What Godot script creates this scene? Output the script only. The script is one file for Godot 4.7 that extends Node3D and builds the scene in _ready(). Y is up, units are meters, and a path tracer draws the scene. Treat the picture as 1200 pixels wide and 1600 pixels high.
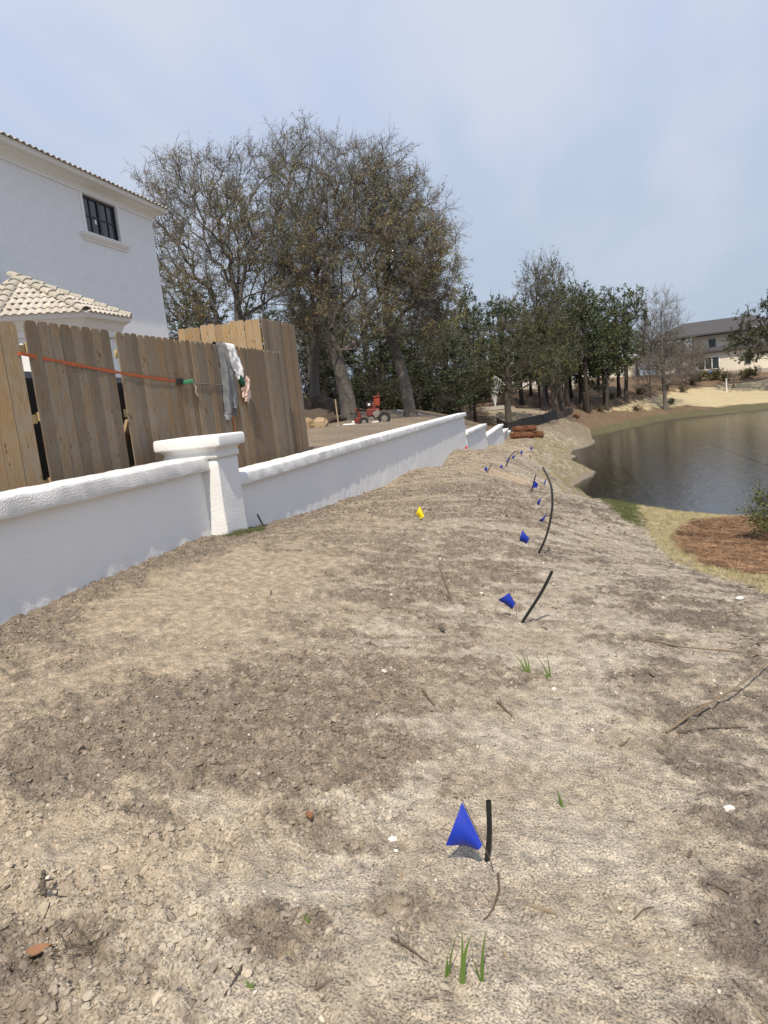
extends Node3D

# ---------------------------------------------------------------- triangle collector
class B:
	var v := PackedVector3Array()
	var n := PackedVector3Array()
	var c := PackedColorArray()
	var u := PackedVector2Array()
	var col := Color(1, 1, 1)
	func put(p: Vector3, m: Vector3, t := Vector2.ZERO) -> void:
		v.push_back(p)
		n.push_back(m)
		c.push_back(col)
		u.push_back(t)
	func tri(a: Vector3, b: Vector3, d: Vector3) -> void:
		var m := (a - d).cross(a - b).normalized()
		put(a, m)
		put(b, m)
		put(d, m)
	func tri_out(a: Vector3, b: Vector3, d: Vector3, out: Vector3) -> void:
		if (a - d).cross(a - b).dot(out) < 0.0:
			tri(a, d, b)
		else:
			tri(a, b, d)
	func quad_out(a: Vector3, b: Vector3, d: Vector3, e: Vector3, out: Vector3) -> void:
		tri_out(a, b, d, out)
		tri_out(a, d, e, out)
	func box(o: Vector3, s: Vector3, t := Basis.IDENTITY, ch := 0.0) -> void:
		var h := s * 0.5
		if ch <= 0.0:
			for a in 3:
				for g: float in [-1.0, 1.0]:
					var w := Vector3.ZERO
					w[a] = g
					var i := (a + 1) % 3
					var j := (a + 2) % 3
					var q: Array[Vector3] = []
					for k in 4:
						var p := Vector3.ZERO
						p[a] = g * h[a]
						p[i] = h[i] * (1.0 if (k == 1 or k == 2) else -1.0)
						p[j] = h[j] * (1.0 if k >= 2 else -1.0)
						q.push_back(o + t * p)
					quad_out(q[0], q[1], q[2], q[3], t * w)
			return
		var pt := func(sg: Vector3, ax: int) -> Vector3:
			var p := Vector3(sg.x * h.x, sg.y * h.y, sg.z * h.z)
			for k in 3:
				if k != ax:
					p[k] -= sg[k] * ch
			return o + t * p
		for a in 3:
			var i := (a + 1) % 3
			var j := (a + 2) % 3
			for g: float in [-1.0, 1.0]:
				var q: Array[Vector3] = []
				for k in 4:
					var sg := Vector3.ONE
					sg[a] = g
					sg[i] = 1.0 if (k == 1 or k == 2) else -1.0
					sg[j] = 1.0 if k >= 2 else -1.0
					q.push_back(pt.call(sg, a))
				var w := Vector3.ZERO
				w[a] = g
				quad_out(q[0], q[1], q[2], q[3], t * w)
			for g: float in [-1.0, 1.0]:
				for f: float in [-1.0, 1.0]:
					var s0 := Vector3.ONE
					s0[i] = g
					s0[j] = f
					var s1 := s0
					s0[a] = -1.0
					s1[a] = 1.0
					var w := Vector3.ZERO
					w[i] = g
					w[j] = f
					quad_out(pt.call(s0, i), pt.call(s1, i), pt.call(s1, j), pt.call(s0, j), t * w)
		for k in 8:
			var sg := Vector3(1.0 if k & 1 else -1.0, 1.0 if k & 2 else -1.0, 1.0 if k & 4 else -1.0)
			tri_out(pt.call(sg, 0), pt.call(sg, 1), pt.call(sg, 2), t * sg)
	func ring(o: Vector3, d: Vector3, r: float, k: int) -> PackedVector3Array:
		var a := d.cross(Vector3(0.13, 0.97, 0.21) if absf(d.y) < 0.9 else Vector3(1, 0.1, 0)).normalized()
		var b := d.cross(a).normalized()
		var out := PackedVector3Array()
		for i in k:
			var t := TAU * i / k
			out.push_back(o + (a * cos(t) + b * sin(t)) * r)
		return out
	func tube(p: PackedVector3Array, r: PackedFloat32Array, k: int, caps := true) -> void:
		var rings: Array[PackedVector3Array] = []
		var ax := Vector3.ZERO
		for i in p.size():
			var d := (p[mini(i + 1, p.size() - 1)] - p[maxi(i - 1, 0)]).normalized()
			if i == 0: ax = d.cross(Vector3(0.13, 0.97, 0.21) if absf(d.y) < 0.9 else Vector3(1, 0.1, 0)).normalized()
			else: ax = (ax - d * ax.dot(d)).normalized()
			var bx := d.cross(ax)
			var rg := PackedVector3Array()
			for j in k: rg.push_back(p[i] + (ax * cos(TAU * j / k) + bx * sin(TAU * j / k)) * r[i])
			rings.push_back(rg)
		for i in p.size() - 1:
			for j in k:
				var j2 := (j + 1) % k
				var a := rings[i][j]
				var b := rings[i][j2]
				var d := rings[i + 1][j2]
				var e := rings[i + 1][j]
				var na := (a - p[i]).normalized()
				var nb := (b - p[i]).normalized()
				var nd := (d - p[i + 1]).normalized()
				var ne := (e - p[i + 1]).normalized()
				if (a - d).cross(a - b).dot(na) >= 0.0:
					put(a, na); put(b, nb); put(d, nd)
					put(a, na); put(d, nd); put(e, ne)
				else:
					put(a, na); put(d, nd); put(b, nb)
					put(a, na); put(e, ne); put(d, nd)
		if caps:
			for s in 2:
				var i := 0 if s == 0 else p.size() - 1
				var o := p[0] - p[1] if s == 0 else p[i] - p[i - 1]
				for j in k:
					tri_out(p[i], rings[i][j], rings[i][(j + 1) % k], o)
	func rod(a: Vector3, b: Vector3, ra: float, rb: float, k := 6, caps := true) -> void:
		tube(PackedVector3Array([a, b]), PackedFloat32Array([ra, rb]), k, caps)
	func lathe(prof: Array, o: Vector3, k: int, t := Basis.IDENTITY) -> void:
		for i in prof.size() - 1:
			var p: Vector2 = prof[i]
			var q: Vector2 = prof[i + 1]
			for j in k:
				var a0 := TAU * j / k
				var a1 := TAU * (j + 1) / k
				var am := (a0 + a1) * 0.5
				var d := (q - p)
				var out := t * Vector3(cos(am) * d.y, -d.x, sin(am) * d.y)
				quad_out(o + t * Vector3(p.x * cos(a0), p.y, p.x * sin(a0)), o + t * Vector3(p.x * cos(a1), p.y, p.x * sin(a1)),
					o + t * Vector3(q.x * cos(a1), q.y, q.x * sin(a1)), o + t * Vector3(q.x * cos(a0), q.y, q.x * sin(a0)), out)
	func prism(poly: PackedVector2Array, t: Transform3D, depth: float) -> void:   # outline in local xy, extruded along local z
		var idx := Geometry2D.triangulate_polygon(poly)
		var zf := t.basis.z.normalized()
		for i in range(0, idx.size(), 3):
			var a := poly[idx[i]]
			var b := poly[idx[i + 1]]
			var d := poly[idx[i + 2]]
			tri_out(t * Vector3(a.x, a.y, depth), t * Vector3(b.x, b.y, depth), t * Vector3(d.x, d.y, depth), zf)
			tri_out(t * Vector3(a.x, a.y, 0), t * Vector3(b.x, b.y, 0), t * Vector3(d.x, d.y, 0), -zf)
		var m := poly.size()
		var cw := Geometry2D.is_polygon_clockwise(poly)
		for i in m:
			var a := poly[i]
			var b := poly[(i + 1) % m]
			var e := Vector2(b.y - a.y, a.x - b.x)
			if cw: e = -e
			quad_out(t * Vector3(a.x, a.y, 0), t * Vector3(b.x, b.y, 0), t * Vector3(b.x, b.y, depth), t * Vector3(a.x, a.y, depth), t.basis * Vector3(e.x, e.y, 0))
	func blob(o: Vector3, s: Vector3, nz: FastNoiseLite, amp: float, rings: int, segs: int, off := Vector3.ZERO) -> void:
		var g: Array[PackedVector3Array] = []
		for i in rings + 1:
			var row := PackedVector3Array()
			var th := PI * i / rings
			for j in segs:
				var ph := TAU * j / segs
				var d := Vector3(sin(th) * cos(ph), cos(th), sin(th) * sin(ph))
				var f := 1.0 + amp * nz.get_noise_3dv(d * 1.3 + off)
				row.push_back(o + Vector3(d.x * s.x, d.y * s.y, d.z * s.z) * f)
			g.push_back(row)
		for i in rings:
			for j in segs:
				var j2 := (j + 1) % segs
				var a := g[i][j]
				var b := g[i][j2]
				var d := g[i + 1][j2]
				var e := g[i + 1][j]
				var out := (a + b + d + e) * 0.25 - o
				if i > 0: tri_out(a, b, d, out)
				if i < rings - 1: tri_out(a, d, e, out)
	func mesh(smooth := false) -> ArrayMesh:
		var arr := []
		arr.resize(Mesh.ARRAY_MAX)
		if smooth:   # weld the normals of points that coincide
			var acc := {}
			for i in v.size():
				var k := v[i].snappedf(0.0005)
				acc[k] = acc.get(k, Vector3.ZERO) + n[i]
			for i in v.size():
				var w: Vector3 = acc[v[i].snappedf(0.0005)]
				if w.length() > 0.001: n[i] = w.normalized()
		arr[Mesh.ARRAY_VERTEX] = v
		arr[Mesh.ARRAY_NORMAL] = n
		arr[Mesh.ARRAY_COLOR] = c
		arr[Mesh.ARRAY_TEX_UV] = u
		var m := ArrayMesh.new()
		m.add_surface_from_arrays(Mesh.PRIMITIVE_TRIANGLES, arr)
		return m

var M := {}
var names := {}
var rng := RandomNumberGenerator.new()

func numbered(called: String) -> String:
	var k: int = names.get(called, 0)
	names[called] = k + 1
	return called if k == 0 else "%s_%03d" % [called, k]
func tag(o: Node, label: String, category: String, group := "") -> Node:
	o.set_meta("label", label)
	o.set_meta("category", category)
	if group != "": o.set_meta("group", group)
	return o
func thing(called: String, at: Vector3, label: String, category: String, group := "") -> Node3D:
	var o := Node3D.new()
	o.name = numbered(called)
	add_child(o)
	o.position = at
	tag(o, label, category, group)
	return o
func part(called: String, m: Mesh, mt: Material, parent: Node, t := Transform3D.IDENTITY) -> MeshInstance3D:
	var o := MeshInstance3D.new()
	o.name = called
	o.mesh = m
	o.material_override = mt
	parent.add_child(o, true)
	o.transform = t
	return o
func solo(called: String, m: Mesh, mt: Material, label: String, category: String, group := "", at := Vector3.ZERO) -> MeshInstance3D:
	var o := MeshInstance3D.new()
	o.name = numbered(called)
	o.mesh = m
	o.material_override = mt
	add_child(o)
	o.position = at
	tag(o, label, category, group)
	return o
func setting(called: String, m: Mesh, mt: Material) -> MeshInstance3D:
	var o := MeshInstance3D.new()
	o.name = numbered(called)
	o.mesh = m
	o.material_override = mt
	add_child(o)
	o.set_meta("kind", "structure")
	return o
func copy(o: Node3D, called: String, at: Vector3, turn: float, s: Vector3, label: String, group := "") -> Node3D:
	var r: Node3D = o.duplicate()
	r.name = numbered(called)
	add_child(r)
	r.transform = Transform3D(Basis(Vector3.UP, turn).scaled_local(s), at)
	r.set_meta("label", label)
	if group != "": r.set_meta("group", group)
	return r
func stuff(called: String, m: Mesh, mt: Material, tr: Array, cols: Array, label: String, category: String) -> MultiMeshInstance3D:
	var mm := MultiMesh.new()
	mm.transform_format = MultiMesh.TRANSFORM_3D
	mm.use_colors = cols.size() > 0
	mm.mesh = m
	mm.instance_count = tr.size()
	for i in tr.size():
		mm.set_instance_transform(i, tr[i])
		if cols.size() > 0: mm.set_instance_color(i, cols[i])
	var o := MultiMeshInstance3D.new()
	o.name = numbered(called)
	o.multimesh = mm
	o.material_override = mt
	add_child(o)
	tag(o, label, category)
	o.set_meta("kind", "stuff")
	return o
func noise(freq: float, seed_: int, oct := 4, kind := FastNoiseLite.TYPE_SIMPLEX_SMOOTH) -> FastNoiseLite:
	var z := FastNoiseLite.new()
	z.noise_type = kind
	z.frequency = freq
	z.seed = seed_
	z.fractal_octaves = oct
	return z
func tex(im: Image) -> ImageTexture:
	im.generate_mipmaps()
	return ImageTexture.create_from_image(im)
func lin(r: float, g: float, b: float) -> Color:
	return Color(r, g, b).linear_to_srgb()
func mat(col: Color, rough: float, vcol := false) -> StandardMaterial3D:   # col is a linear base colour
	var m := StandardMaterial3D.new()
	m.albedo_color = Color(col.r, col.g, col.b).linear_to_srgb()
	m.roughness = rough
	m.vertex_color_use_as_albedo = vcol
	m.cull_mode = BaseMaterial3D.CULL_DISABLED
	return m
func tri_map(m: StandardMaterial3D, scale_: float, alb: Texture2D, height: Texture2D, hs: float) -> StandardMaterial3D:
	m.uv1_triplanar = true
	m.uv1_world_triplanar = true
	m.uv1_scale = Vector3.ONE * scale_
	if alb: m.albedo_texture = alb
	if height:
		m.heightmap_enabled = true
		m.heightmap_texture = height
		m.heightmap_scale = hs
	return m
func rv(a := 1.0) -> Vector3:
	return Vector3(rng.randf_range(-a, a), rng.randf_range(-a, a), rng.randf_range(-a, a))
func rdir() -> Vector3:
	var w := rv()
	while w.length() < 0.1 or w.length() > 1.0: w = rv()
	return w.normalized()

# ---------------------------------------------------------------- thin plate spline through height points
func spline(pts: Array) -> Dictionary:
	var m := pts.size()
	var q := m + 3
	var a: Array[PackedFloat64Array] = []
	for i in q:
		var row := PackedFloat64Array()
		row.resize(q + 1)
		a.push_back(row)
	for i in m:
		for j in m:
			if i != j:
				var d2: float = pow(pts[i][0] - pts[j][0], 2) + pow(pts[i][1] - pts[j][1], 2)
				a[i][j] = d2 * log(d2 + 1e-9)
		a[i][i] = 0.3
		a[i][m] = 1.0
		a[i][m + 1] = pts[i][0]
		a[i][m + 2] = pts[i][1]
		a[m][i] = 1.0
		a[m + 1][i] = pts[i][0]
		a[m + 2][i] = pts[i][1]
		a[i][q] = pts[i][2]
	for i in q:
		var best := i
		for k in range(i, q):
			if absf(a[k][i]) > absf(a[best][i]): best = k
		var tmp := a[i]
		a[i] = a[best]
		a[best] = tmp
		for k in range(i + 1, q):
			var f := a[k][i] / a[i][i]
			if f != 0.0:
				for j in range(i, q + 1): a[k][j] -= f * a[i][j]
	var w := PackedFloat64Array()
	w.resize(q)
	for i in range(q - 1, -1, -1):
		var s := a[i][q]
		for j in range(i + 1, q): s -= a[i][j] * w[j]
		w[i] = s / a[i][i]
	return {"p": pts, "w": w}
func spline_at(s: Dictionary, x: float, z: float) -> float:
	var p: Array = s.p
	var w: PackedFloat64Array = s.w
	var m := p.size()
	var h := w[m] + w[m + 1] * x + w[m + 2] * z
	for i in m:
		var dx: float = x - p[i][0]
		var dz: float = z - p[i][1]
		var d2 := dx * dx + dz * dz
		h += w[i] * d2 * log(d2 + 1e-9)
	return h

const EYE := Vector3(0, 1.6, 0)
const WATER := -3.9
func _ready() -> void:
	# ---- camera: a phone held at eye height, tipped down a little and not quite level
	var cam := Camera3D.new()
	cam.name = "camera"
	cam.position = EYE
	cam.rotation_degrees = Vector3(-8.69, 14.07, -6.0)
	cam.fov = 71.6
	cam.near = 0.05
	cam.far = 1500.0
	add_child(cam)
	cam.current = true
	# ---- thin high cloud over a pale spring sky
	var env := Environment.new()
	env.background_mode = Environment.BG_SKY
	env.tonemap_mode = Environment.TONE_MAPPER_LINEAR
	env.tonemap_exposure = 1.03
	env.sdfgi_enabled = true
	env.ssao_enabled = true
	env.ssil_enabled = true
	env.sky = Sky.new()
	env.sky.sky_material = sky_material()
	var we := WorldEnvironment.new()
	we.name = "world"
	we.environment = env
	add_child(we)
	# ---- sun: high behind the camera, grazing the wall's face
	var sun := DirectionalLight3D.new()
	sun.name = "sun"
	sun.light_energy = 1.5
	sun.light_color = Color(1.0, 0.955, 0.88)
	sun.light_angular_distance = 0.6
	sun.shadow_enabled = true
	sun.rotation_degrees = Vector3(-56.0, 11.0, 0)
	add_child(sun)

	rng.seed = 20240311
	make_materials()
	make_ground()
	make_garden_wall()
	make_fences()
	make_house()
	make_bay()
	make_trees()
	make_far_houses()
	make_yard_things()
	make_foreground()

func sky_material() -> PanoramaSkyMaterial:
	var w := 768
	var h := 384
	var im := Image.create(w, h, false, Image.FORMAT_RGBF)
	var big := noise(1.1, 5, 5)
	var wisp := noise(2.6, 9, 5)
	for y in h:
		var el := (0.5 - (y + 0.5) / h) * PI
		var up := clampf(sin(el), 0.0, 1.0)
		for x in w:
			var az := TAU * (x + 0.5) / w
			var d := Vector3(cos(el) * cos(az), maxf(sin(el), 0.0), cos(el) * sin(az))
			var flat_ := d / (d.y + 0.25)
			var k := 0.5 + 0.8 * big.get_noise_3d(flat_.x * 0.7, 0.0, flat_.z * 1.6) + 0.35 * wisp.get_noise_3d(flat_.x * 0.6, 3.0, flat_.z * 2.2)
			k = smoothstep(0.25, 0.85, k)
			var low := Color(0.46, 0.555, 0.675)
			var high := Color(0.55, 0.63, 0.83)
			var c := low.lerp(high, smoothstep(0.0, 0.55, up))
			c = c.lerp(Color(0.645, 0.69, 0.80), k * (0.25 + 0.6 * smoothstep(0.0, 0.5, up)))
			im.set_pixel(x, y, c)
	var m := PanoramaSkyMaterial.new()
	m.panorama = ImageTexture.create_from_image(im)
	return m

func gray_image(freq: float, seed_: int, size: int, lo: float, hi: float, kind := FastNoiseLite.TYPE_SIMPLEX_SMOOTH, oct := 5) -> Image:
	var z := noise(freq, seed_, oct, kind)
	var im := z.get_seamless_image(size, size)
	im.convert(Image.FORMAT_RGB8)
	var data := im.get_data()
	for i in data.size():
		data[i] = int(lerpf(lo, hi, data[i] / 255.0) * 255.0)
	return Image.create_from_data(size, size, false, Image.FORMAT_RGB8, data)
func speckle_image(seed_: int, size: int) -> Image:   # dry soil: soft blotches, grains and dark specks
	var a := noise(0.012, seed_, 5).get_seamless_image(size, size)
	var b := noise(0.11, seed_ + 1, 3).get_seamless_image(size, size)
	a.convert(Image.FORMAT_L8)
	b.convert(Image.FORMAT_L8)
	var da := a.get_data()
	var db := b.get_data()
	var out := PackedByteArray()
	out.resize(size * size * 3)
	var r := RandomNumberGenerator.new()
	r.seed = seed_
	for i in size * size:
		var v := 0.42 + 0.30 * da[i] / 255.0 + 0.28 * db[i] / 255.0 + 0.14 * r.randf()
		if db[i] < 86: v *= 0.70
		if db[i] > 190: v *= 1.14
		var k := clampi(int(v * 255.0), 0, 255)
		out[i * 3] = k
		out[i * 3 + 1] = int(k * 0.992)
		out[i * 3 + 2] = int(k * 0.98)
	return Image.create_from_data(size, size, false, Image.FORMAT_RGB8, out)
func wood_image(seed_: int) -> Image:   # grain and knots of sawn pine, 0.6 m by 2 m
	var w := 288
	var h := 960
	var im := Image.create(w, h, false, Image.FORMAT_RGB8)
	var za := noise(0.055, seed_, 4)
	var zb := noise(0.22, seed_ + 3, 2)
	var zc := noise(0.012, seed_ + 5, 3)
	var r := RandomNumberGenerator.new()
	r.seed = seed_
	var kn: Array[Vector3] = []
	for i in 22: kn.push_back(Vector3(r.randf() * w, r.randf() * h, r.randf_range(2.5, 6.5)))
	for y in h:
		for x in w:
			var bend := 0.0
			var dark := 0.0
			for q in kn:
				var dy := absf(y - q.y)
				if dy > 70.0: continue
				var dx := x - q.x
				var d2 := dx * dx * 1.4 + dy * dy * 0.35
				var s := q.z * q.z
				bend += signf(dx) * 7.0 * exp(-d2 / (s * 9.0))
				if d2 < s * 3.0: dark = maxf(dark, 1.0 - smoothstep(s * 0.6, s * 1.9, d2 + 6.0 * zb.get_noise_2d(x * 2.0, y * 2.0)))
			var g := za.get_noise_2d((x - bend) * 4.2, y * 0.16) * 0.75 + zb.get_noise_2d((x - bend) * 2.8, y * 0.07) * 0.5
			var t := clampf(0.5 + 0.85 * g, 0.0, 1.0)
			var c := Color(0.34, 0.24, 0.145).lerp(Color(0.72, 0.58, 0.40), t)
			c = c.lerp(Color(0.52, 0.49, 0.44), clampf(0.42 + 0.9 * zc.get_noise_2d(x * 1.4, y * 0.45), 0.0, 0.75))
			c = c.lerp(Color(0.20, 0.125, 0.07), dark * 0.85)
			im.set_pixel(x, y, c.linear_to_srgb())
	return im

func make_materials() -> void:
	var grain := tex(speckle_image(11, 1024))
	var cz := noise(0.022, 12, 6)
	cz.fractal_gain = 0.66
	var ci := cz.get_seamless_image(1024, 1024)
	ci.convert(Image.FORMAT_RGB8)
	var crumb := tex(ci)
	var soft := tex(gray_image(0.02, 13, 512, 0.0, 1.0))
	var fine := tex(gray_image(0.05, 14, 512, 0.0, 1.0))
	var soil := mat(Color(1.18, 1.18, 1.18), 0.95, true)
	soil.albedo_color = Color(1, 1, 1)
	soil.albedo_color = Color(0.95, 0.95, 0.95).linear_to_srgb()
	M.soil = tri_map(soil, 0.75, grain, crumb, 1.9)
	M.clod = mat(Color(1, 1, 1), 0.95, true)
	M.vert = mat(Color(1, 1, 1), 0.9, true)
	M.stucco = tri_map(mat(Color(0.74, 0.74, 0.735), 0.75), 2.2, null, soft, 0.28)
	M.rough_stucco = tri_map(mat(Color(0.74, 0.74, 0.735), 0.7), 2.0, null, fine, 1.1)
	M.house_stucco = tri_map(mat(Color(0.80, 0.805, 0.805), 0.8), 1.2, tex(gray_image(0.006, 15, 512, 0.965, 1.0)), null, 0.0)
	M.trim = mat(Color(0.78, 0.775, 0.75), 0.6)
	M.gutter = mat(Color(0.76, 0.76, 0.75), 0.35)
	M.black_metal = mat(Color(0.012, 0.013, 0.014), 0.4)
	M.glass = mat(Color(0.03, 0.035, 0.04), 0.04)
	M.tile = tri_map(mat(Color(0.62, 0.56, 0.475), 0.85), 1.7, tex(gray_image(0.02, 16, 512, 0.72, 1.0)), fine, 0.3)
	M.tile_pale = tri_map(mat(Color(0.70, 0.64, 0.56), 0.85), 1.7, M.tile.albedo_texture, fine, 0.3)
	M.tile_cap = tri_map(mat(Color(0.52, 0.485, 0.41), 0.85), 1.7, M.tile.albedo_texture, fine, 0.3)
	var wt := tex(wood_image(3))
	M.wood = []
	for k: Color in [Color(0.40, 0.365, 0.315), Color(0.49, 0.435, 0.36), Color(0.30, 0.27, 0.235), Color(0.43, 0.345, 0.255), Color(0.36, 0.345, 0.32), Color(0.345, 0.285, 0.215)]:
		var m := mat(k, 0.85)
		m.albedo_texture = wt
		M.wood.push_back(m)
	M.pale_wood = []  # paler timber; on the sun-facing fence runs the sunlight is put into this colour
	for k: Color in [Color(0.66, 0.55, 0.40), Color(0.55, 0.45, 0.32), Color(0.70, 0.61, 0.48)]:
		var m := mat(k, 0.8)
		m.albedo_texture = wt
		M.pale_wood.push_back(m)
	M.rail = mat(Color(0.50, 0.37, 0.17), 0.85)
	M.black_sheet = mat(Color(0.012, 0.012, 0.013), 0.55)
	M.bark = tri_map(mat(Color(1, 1, 1), 0.95, true), 0.9, tex(gray_image(0.03, 17, 512, 0.55, 1.0)), crumb, 2.5)
	M.bark.albedo_color = Color(1, 1, 1)
	M.twig = mat(Color(1, 1, 1), 0.9, true)
	M.leaf = mat(Color(1, 1, 1), 0.65, true)
	M.leaf.backlight_enabled = true
	M.leaf.backlight = Color(0.25, 0.25, 0.2)
	M.pipe = mat(Color(0.012, 0.012, 0.013), 0.45)
	M.wire = mat(Color(0.10, 0.075, 0.06), 0.6)
	M.blue = mat(Color(0.004, 0.028, 0.36), 0.5)
	M.yellow = mat(Color(0.85, 0.66, 0.01), 0.5)
	M.red = mat(Color(0.62, 0.03, 0.02), 0.5)
	for k: String in ["blue", "yellow", "red"]:
		M[k].backlight_enabled = true
		M[k].backlight = Color(0.1, 0.1, 0.1)
	M.white_plastic = mat(Color(0.78, 0.78, 0.76), 0.4)
	M.machine_red = mat(Color(0.15, 0.028, 0.02), 0.45)
	M.machine_orange = mat(Color(0.27, 0.045, 0.018), 0.45)
	M.machine_grey = mat(Color(0.20, 0.18, 0.16), 0.6)
	M.rubber = mat(Color(0.02, 0.02, 0.02), 0.85)
	M.concrete = mat(Color(0.42, 0.39, 0.34), 0.9)
	var water := mat(Color(0.014, 0.0135, 0.011), 0.02)
	var rz := noise(0.014, 21, 4)
	var ripple := rz.get_seamless_image(1024, 1024)
	ripple.bump_map_to_normal_map(7.0)
	water.normal_enabled = true
	water.normal_texture = ImageTexture.create_from_image(ripple)
	water.normal_scale = 0.32
	water.uv1_triplanar = true
	water.uv1_world_triplanar = true
	water.uv1_scale = Vector3(0.14, 0.14, 0.34)
	water.metallic_specular = 0.5
	M.water = water

# ---------------------------------------------------------------- ground
var front_s: Dictionary
var yard_s: Dictionary
var gx := PackedFloat32Array()
var gz := PackedFloat32Array()
var gh := PackedFloat32Array()
const WALL_FRONT := -3.97
const WALL_BACK := -4.22
var z_big := noise(0.42, 31, 3)
var z_mid := noise(1.5, 32, 3)
var z_small := noise(7.0, 33, 3)
var z_lump := noise(9.5, 34, 2, FastNoiseLite.TYPE_CELLULAR)
var z_fine := noise(22.0, 35, 2)
# patches of darker crumbly soil (+) and smooth pale sand (-): x, z, radius x, radius z, strength
var patches := [
	[-1.81, -2.92, 0.55, 0.45, 0.9], [-1.51, -3.44, 0.6, 0.5, 0.9], [-2.2, -2.45, 0.55, 0.4, 0.9], [-1.07, -2.85, 0.35, 0.35, 0.7], [-2.6, -3.1, 0.5, 0.5, 0.5],
	[-1.14, -4.5, 0.7, 0.9, 0.45], [-2.15, -7.3, 0.9, 0.9, 0.5], [-0.65, -7.3, 0.9, 1.0, 0.6], [-1.3, -6.0, 0.8, 0.7, 0.35], [-1.6, -10.5, 1.6, 1.3, 0.5], [-0.7, -12.5, 1.3, 1.2, 0.5], [-2.3, -14.0, 1.5, 1.6, 0.4],
	[-0.9, -1.8, 0.35, 0.25, 0.6], [-1.5, -1.6, 0.5, 0.3, 0.5], [-3.85, -4.5, 0.42, 3.0, 1.6], [-3.85, -9.5, 0.45, 3.0, 1.3],
	[1.0, -5.6, 0.6, 0.35, 0.75], [0.62, -2.8, 0.35, 0.6, 0.7], [0.5, -1.95, 0.35, 0.45, 0.7], [1.2, -8.0, 0.9, 0.9, 0.4],
	[-3.2, -4.6, 0.8, 0.7, -1.0], [-3.0, -5.8, 0.8, 0.9, -0.9], [-1.79, -2.03, 0.26, 0.16, -1.2], [-1.07, -1.98, 0.36, 0.15, -1.2], [-1.45, -2.35, 0.2, 0.12, -0.9], [-2.34, -6.5, 0.6, 0.6, -0.7],
	[0.11, -2.8, 0.28, 0.7, -1.3], [0.16, -2.1, 0.25, 0.6, -1.3], [0.05, -4.2, 0.3, 0.8, -1.0], [-0.15, -3.3, 0.35, 0.6, -0.6], [0.09, -6.5, 0.5, 0.7, -0.6], [-0.35, -2.25, 0.3, 0.25, -0.7], [-2.0, -12.3, 1.2, 0.5, -0.6], [-1.3, -20.7, 1.3, 0.9, -0.9], [0.9, -7.9, 0.5, 1.4, -0.6], [-0.6, -9.2, 1.0, 0.35, -0.6], [-0.75, -1.5, 0.3, 0.25, -0.6]]
var tan_grass := PackedVector2Array([Vector2(1.4, -15.0), Vector2(1.3, -13.0), Vector2(1.25, -10.5), Vector2(1.22, -8.9), Vector2(1.45, -7.75), Vector2(1.83, -6.45), Vector2(2.9, -4.6), Vector2(7, -3.2), Vector2(16, -2), Vector2(16, -15), Vector2(6, -15.3), Vector2(3, -15.3)])
var straw_bed := PackedVector2Array([Vector2(1.68, -11.0), Vector2(2.1, -12.0), Vector2(3.0, -12.6), Vector2(5, -12), Vector2(6, -9.5), Vector2(4.8, -7.7), Vector2(2.9, -7.6), Vector2(1.95, -8.1), Vector2(1.65, -8.7), Vector2(1.6, -9.8)])
var green_patch := PackedVector2Array([Vector2(1.38, -14.9), Vector2(1.27, -12.6), Vector2(1.22, -11.2), Vector2(0.95, -12.0), Vector2(0.8, -14.0), Vector2(0.7, -16.2), Vector2(1.1, -16.8)])
var far_lawn := PackedVector2Array([Vector2(4.4, -87.9), Vector2(10.9, -97.4), Vector2(17.4, -106.6), Vector2(23.4, -109.5), Vector2(29.8, -112.1), Vector2(60, -118), Vector2(60, -101), Vector2(26.5, -98.2), Vector2(19.8, -96.4), Vector2(16.0, -97.8), Vector2(10.4, -93.4)])
var sand_plot := PackedVector2Array([Vector2(-6, -70), Vector2(-1.5, -69), Vector2(0.2, -73), Vector2(1.2, -79), Vector2(-2, -82), Vector2(-7, -80)])

# old footprints: x, z, turn, depth
var prints := [[-1.85, -2.05, 0.4, 1.0], [-1.2, -2.0, 1.3, 1.0], [-0.95, -2.02, 1.4, 0.8], [0.12, -2.05, 0.1, 0.9], [0.05, -2.62, -0.1, 0.9], [0.25, -3.3, 0.15, 0.8], [-0.35, -3.0, 0.9, 0.7], [-2.6, -4.0, 0.3, 1.0], [-2.2, -4.7, 0.2, 1.0], [-2.75, -5.3, 0.25, 0.9], [-1.6, -4.6, 0.9, 0.8], [-0.7, -1.5, 0.5, 0.8], [0.3, -4.3, 0.3, 0.8], [-0.1, -5.9, 0.1, 0.8], [-3.2, -3.4, 0.5, 1.0], [-2.1, -6.0, -0.2, 0.8]]
func crumble(x: float, z: float) -> float:   # 0 smooth sand .. 1 crumbly dark soil
	var s := 0.40 * z_big.get_noise_2d(x * 0.8, z * 1.2) + 0.60 * z_mid.get_noise_2d(x * 0.8, z * 1.25) + 0.55 * z_small.get_noise_2d(x * 0.5, z * 0.62) + 0.30 * z_fine.get_noise_2d(x * 0.6, z * 0.7)
	for q: Array in patches:
		var dx: float = (x - q[0]) / q[2]
		if absf(dx) > 2.2: continue
		var dz: float = (z - q[1]) / q[3]
		if absf(dz) > 2.2: continue
		s += q[4] * 0.62 * exp(-dx * dx - dz * dz)
	return smoothstep(-0.22, 0.40, s)

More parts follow.
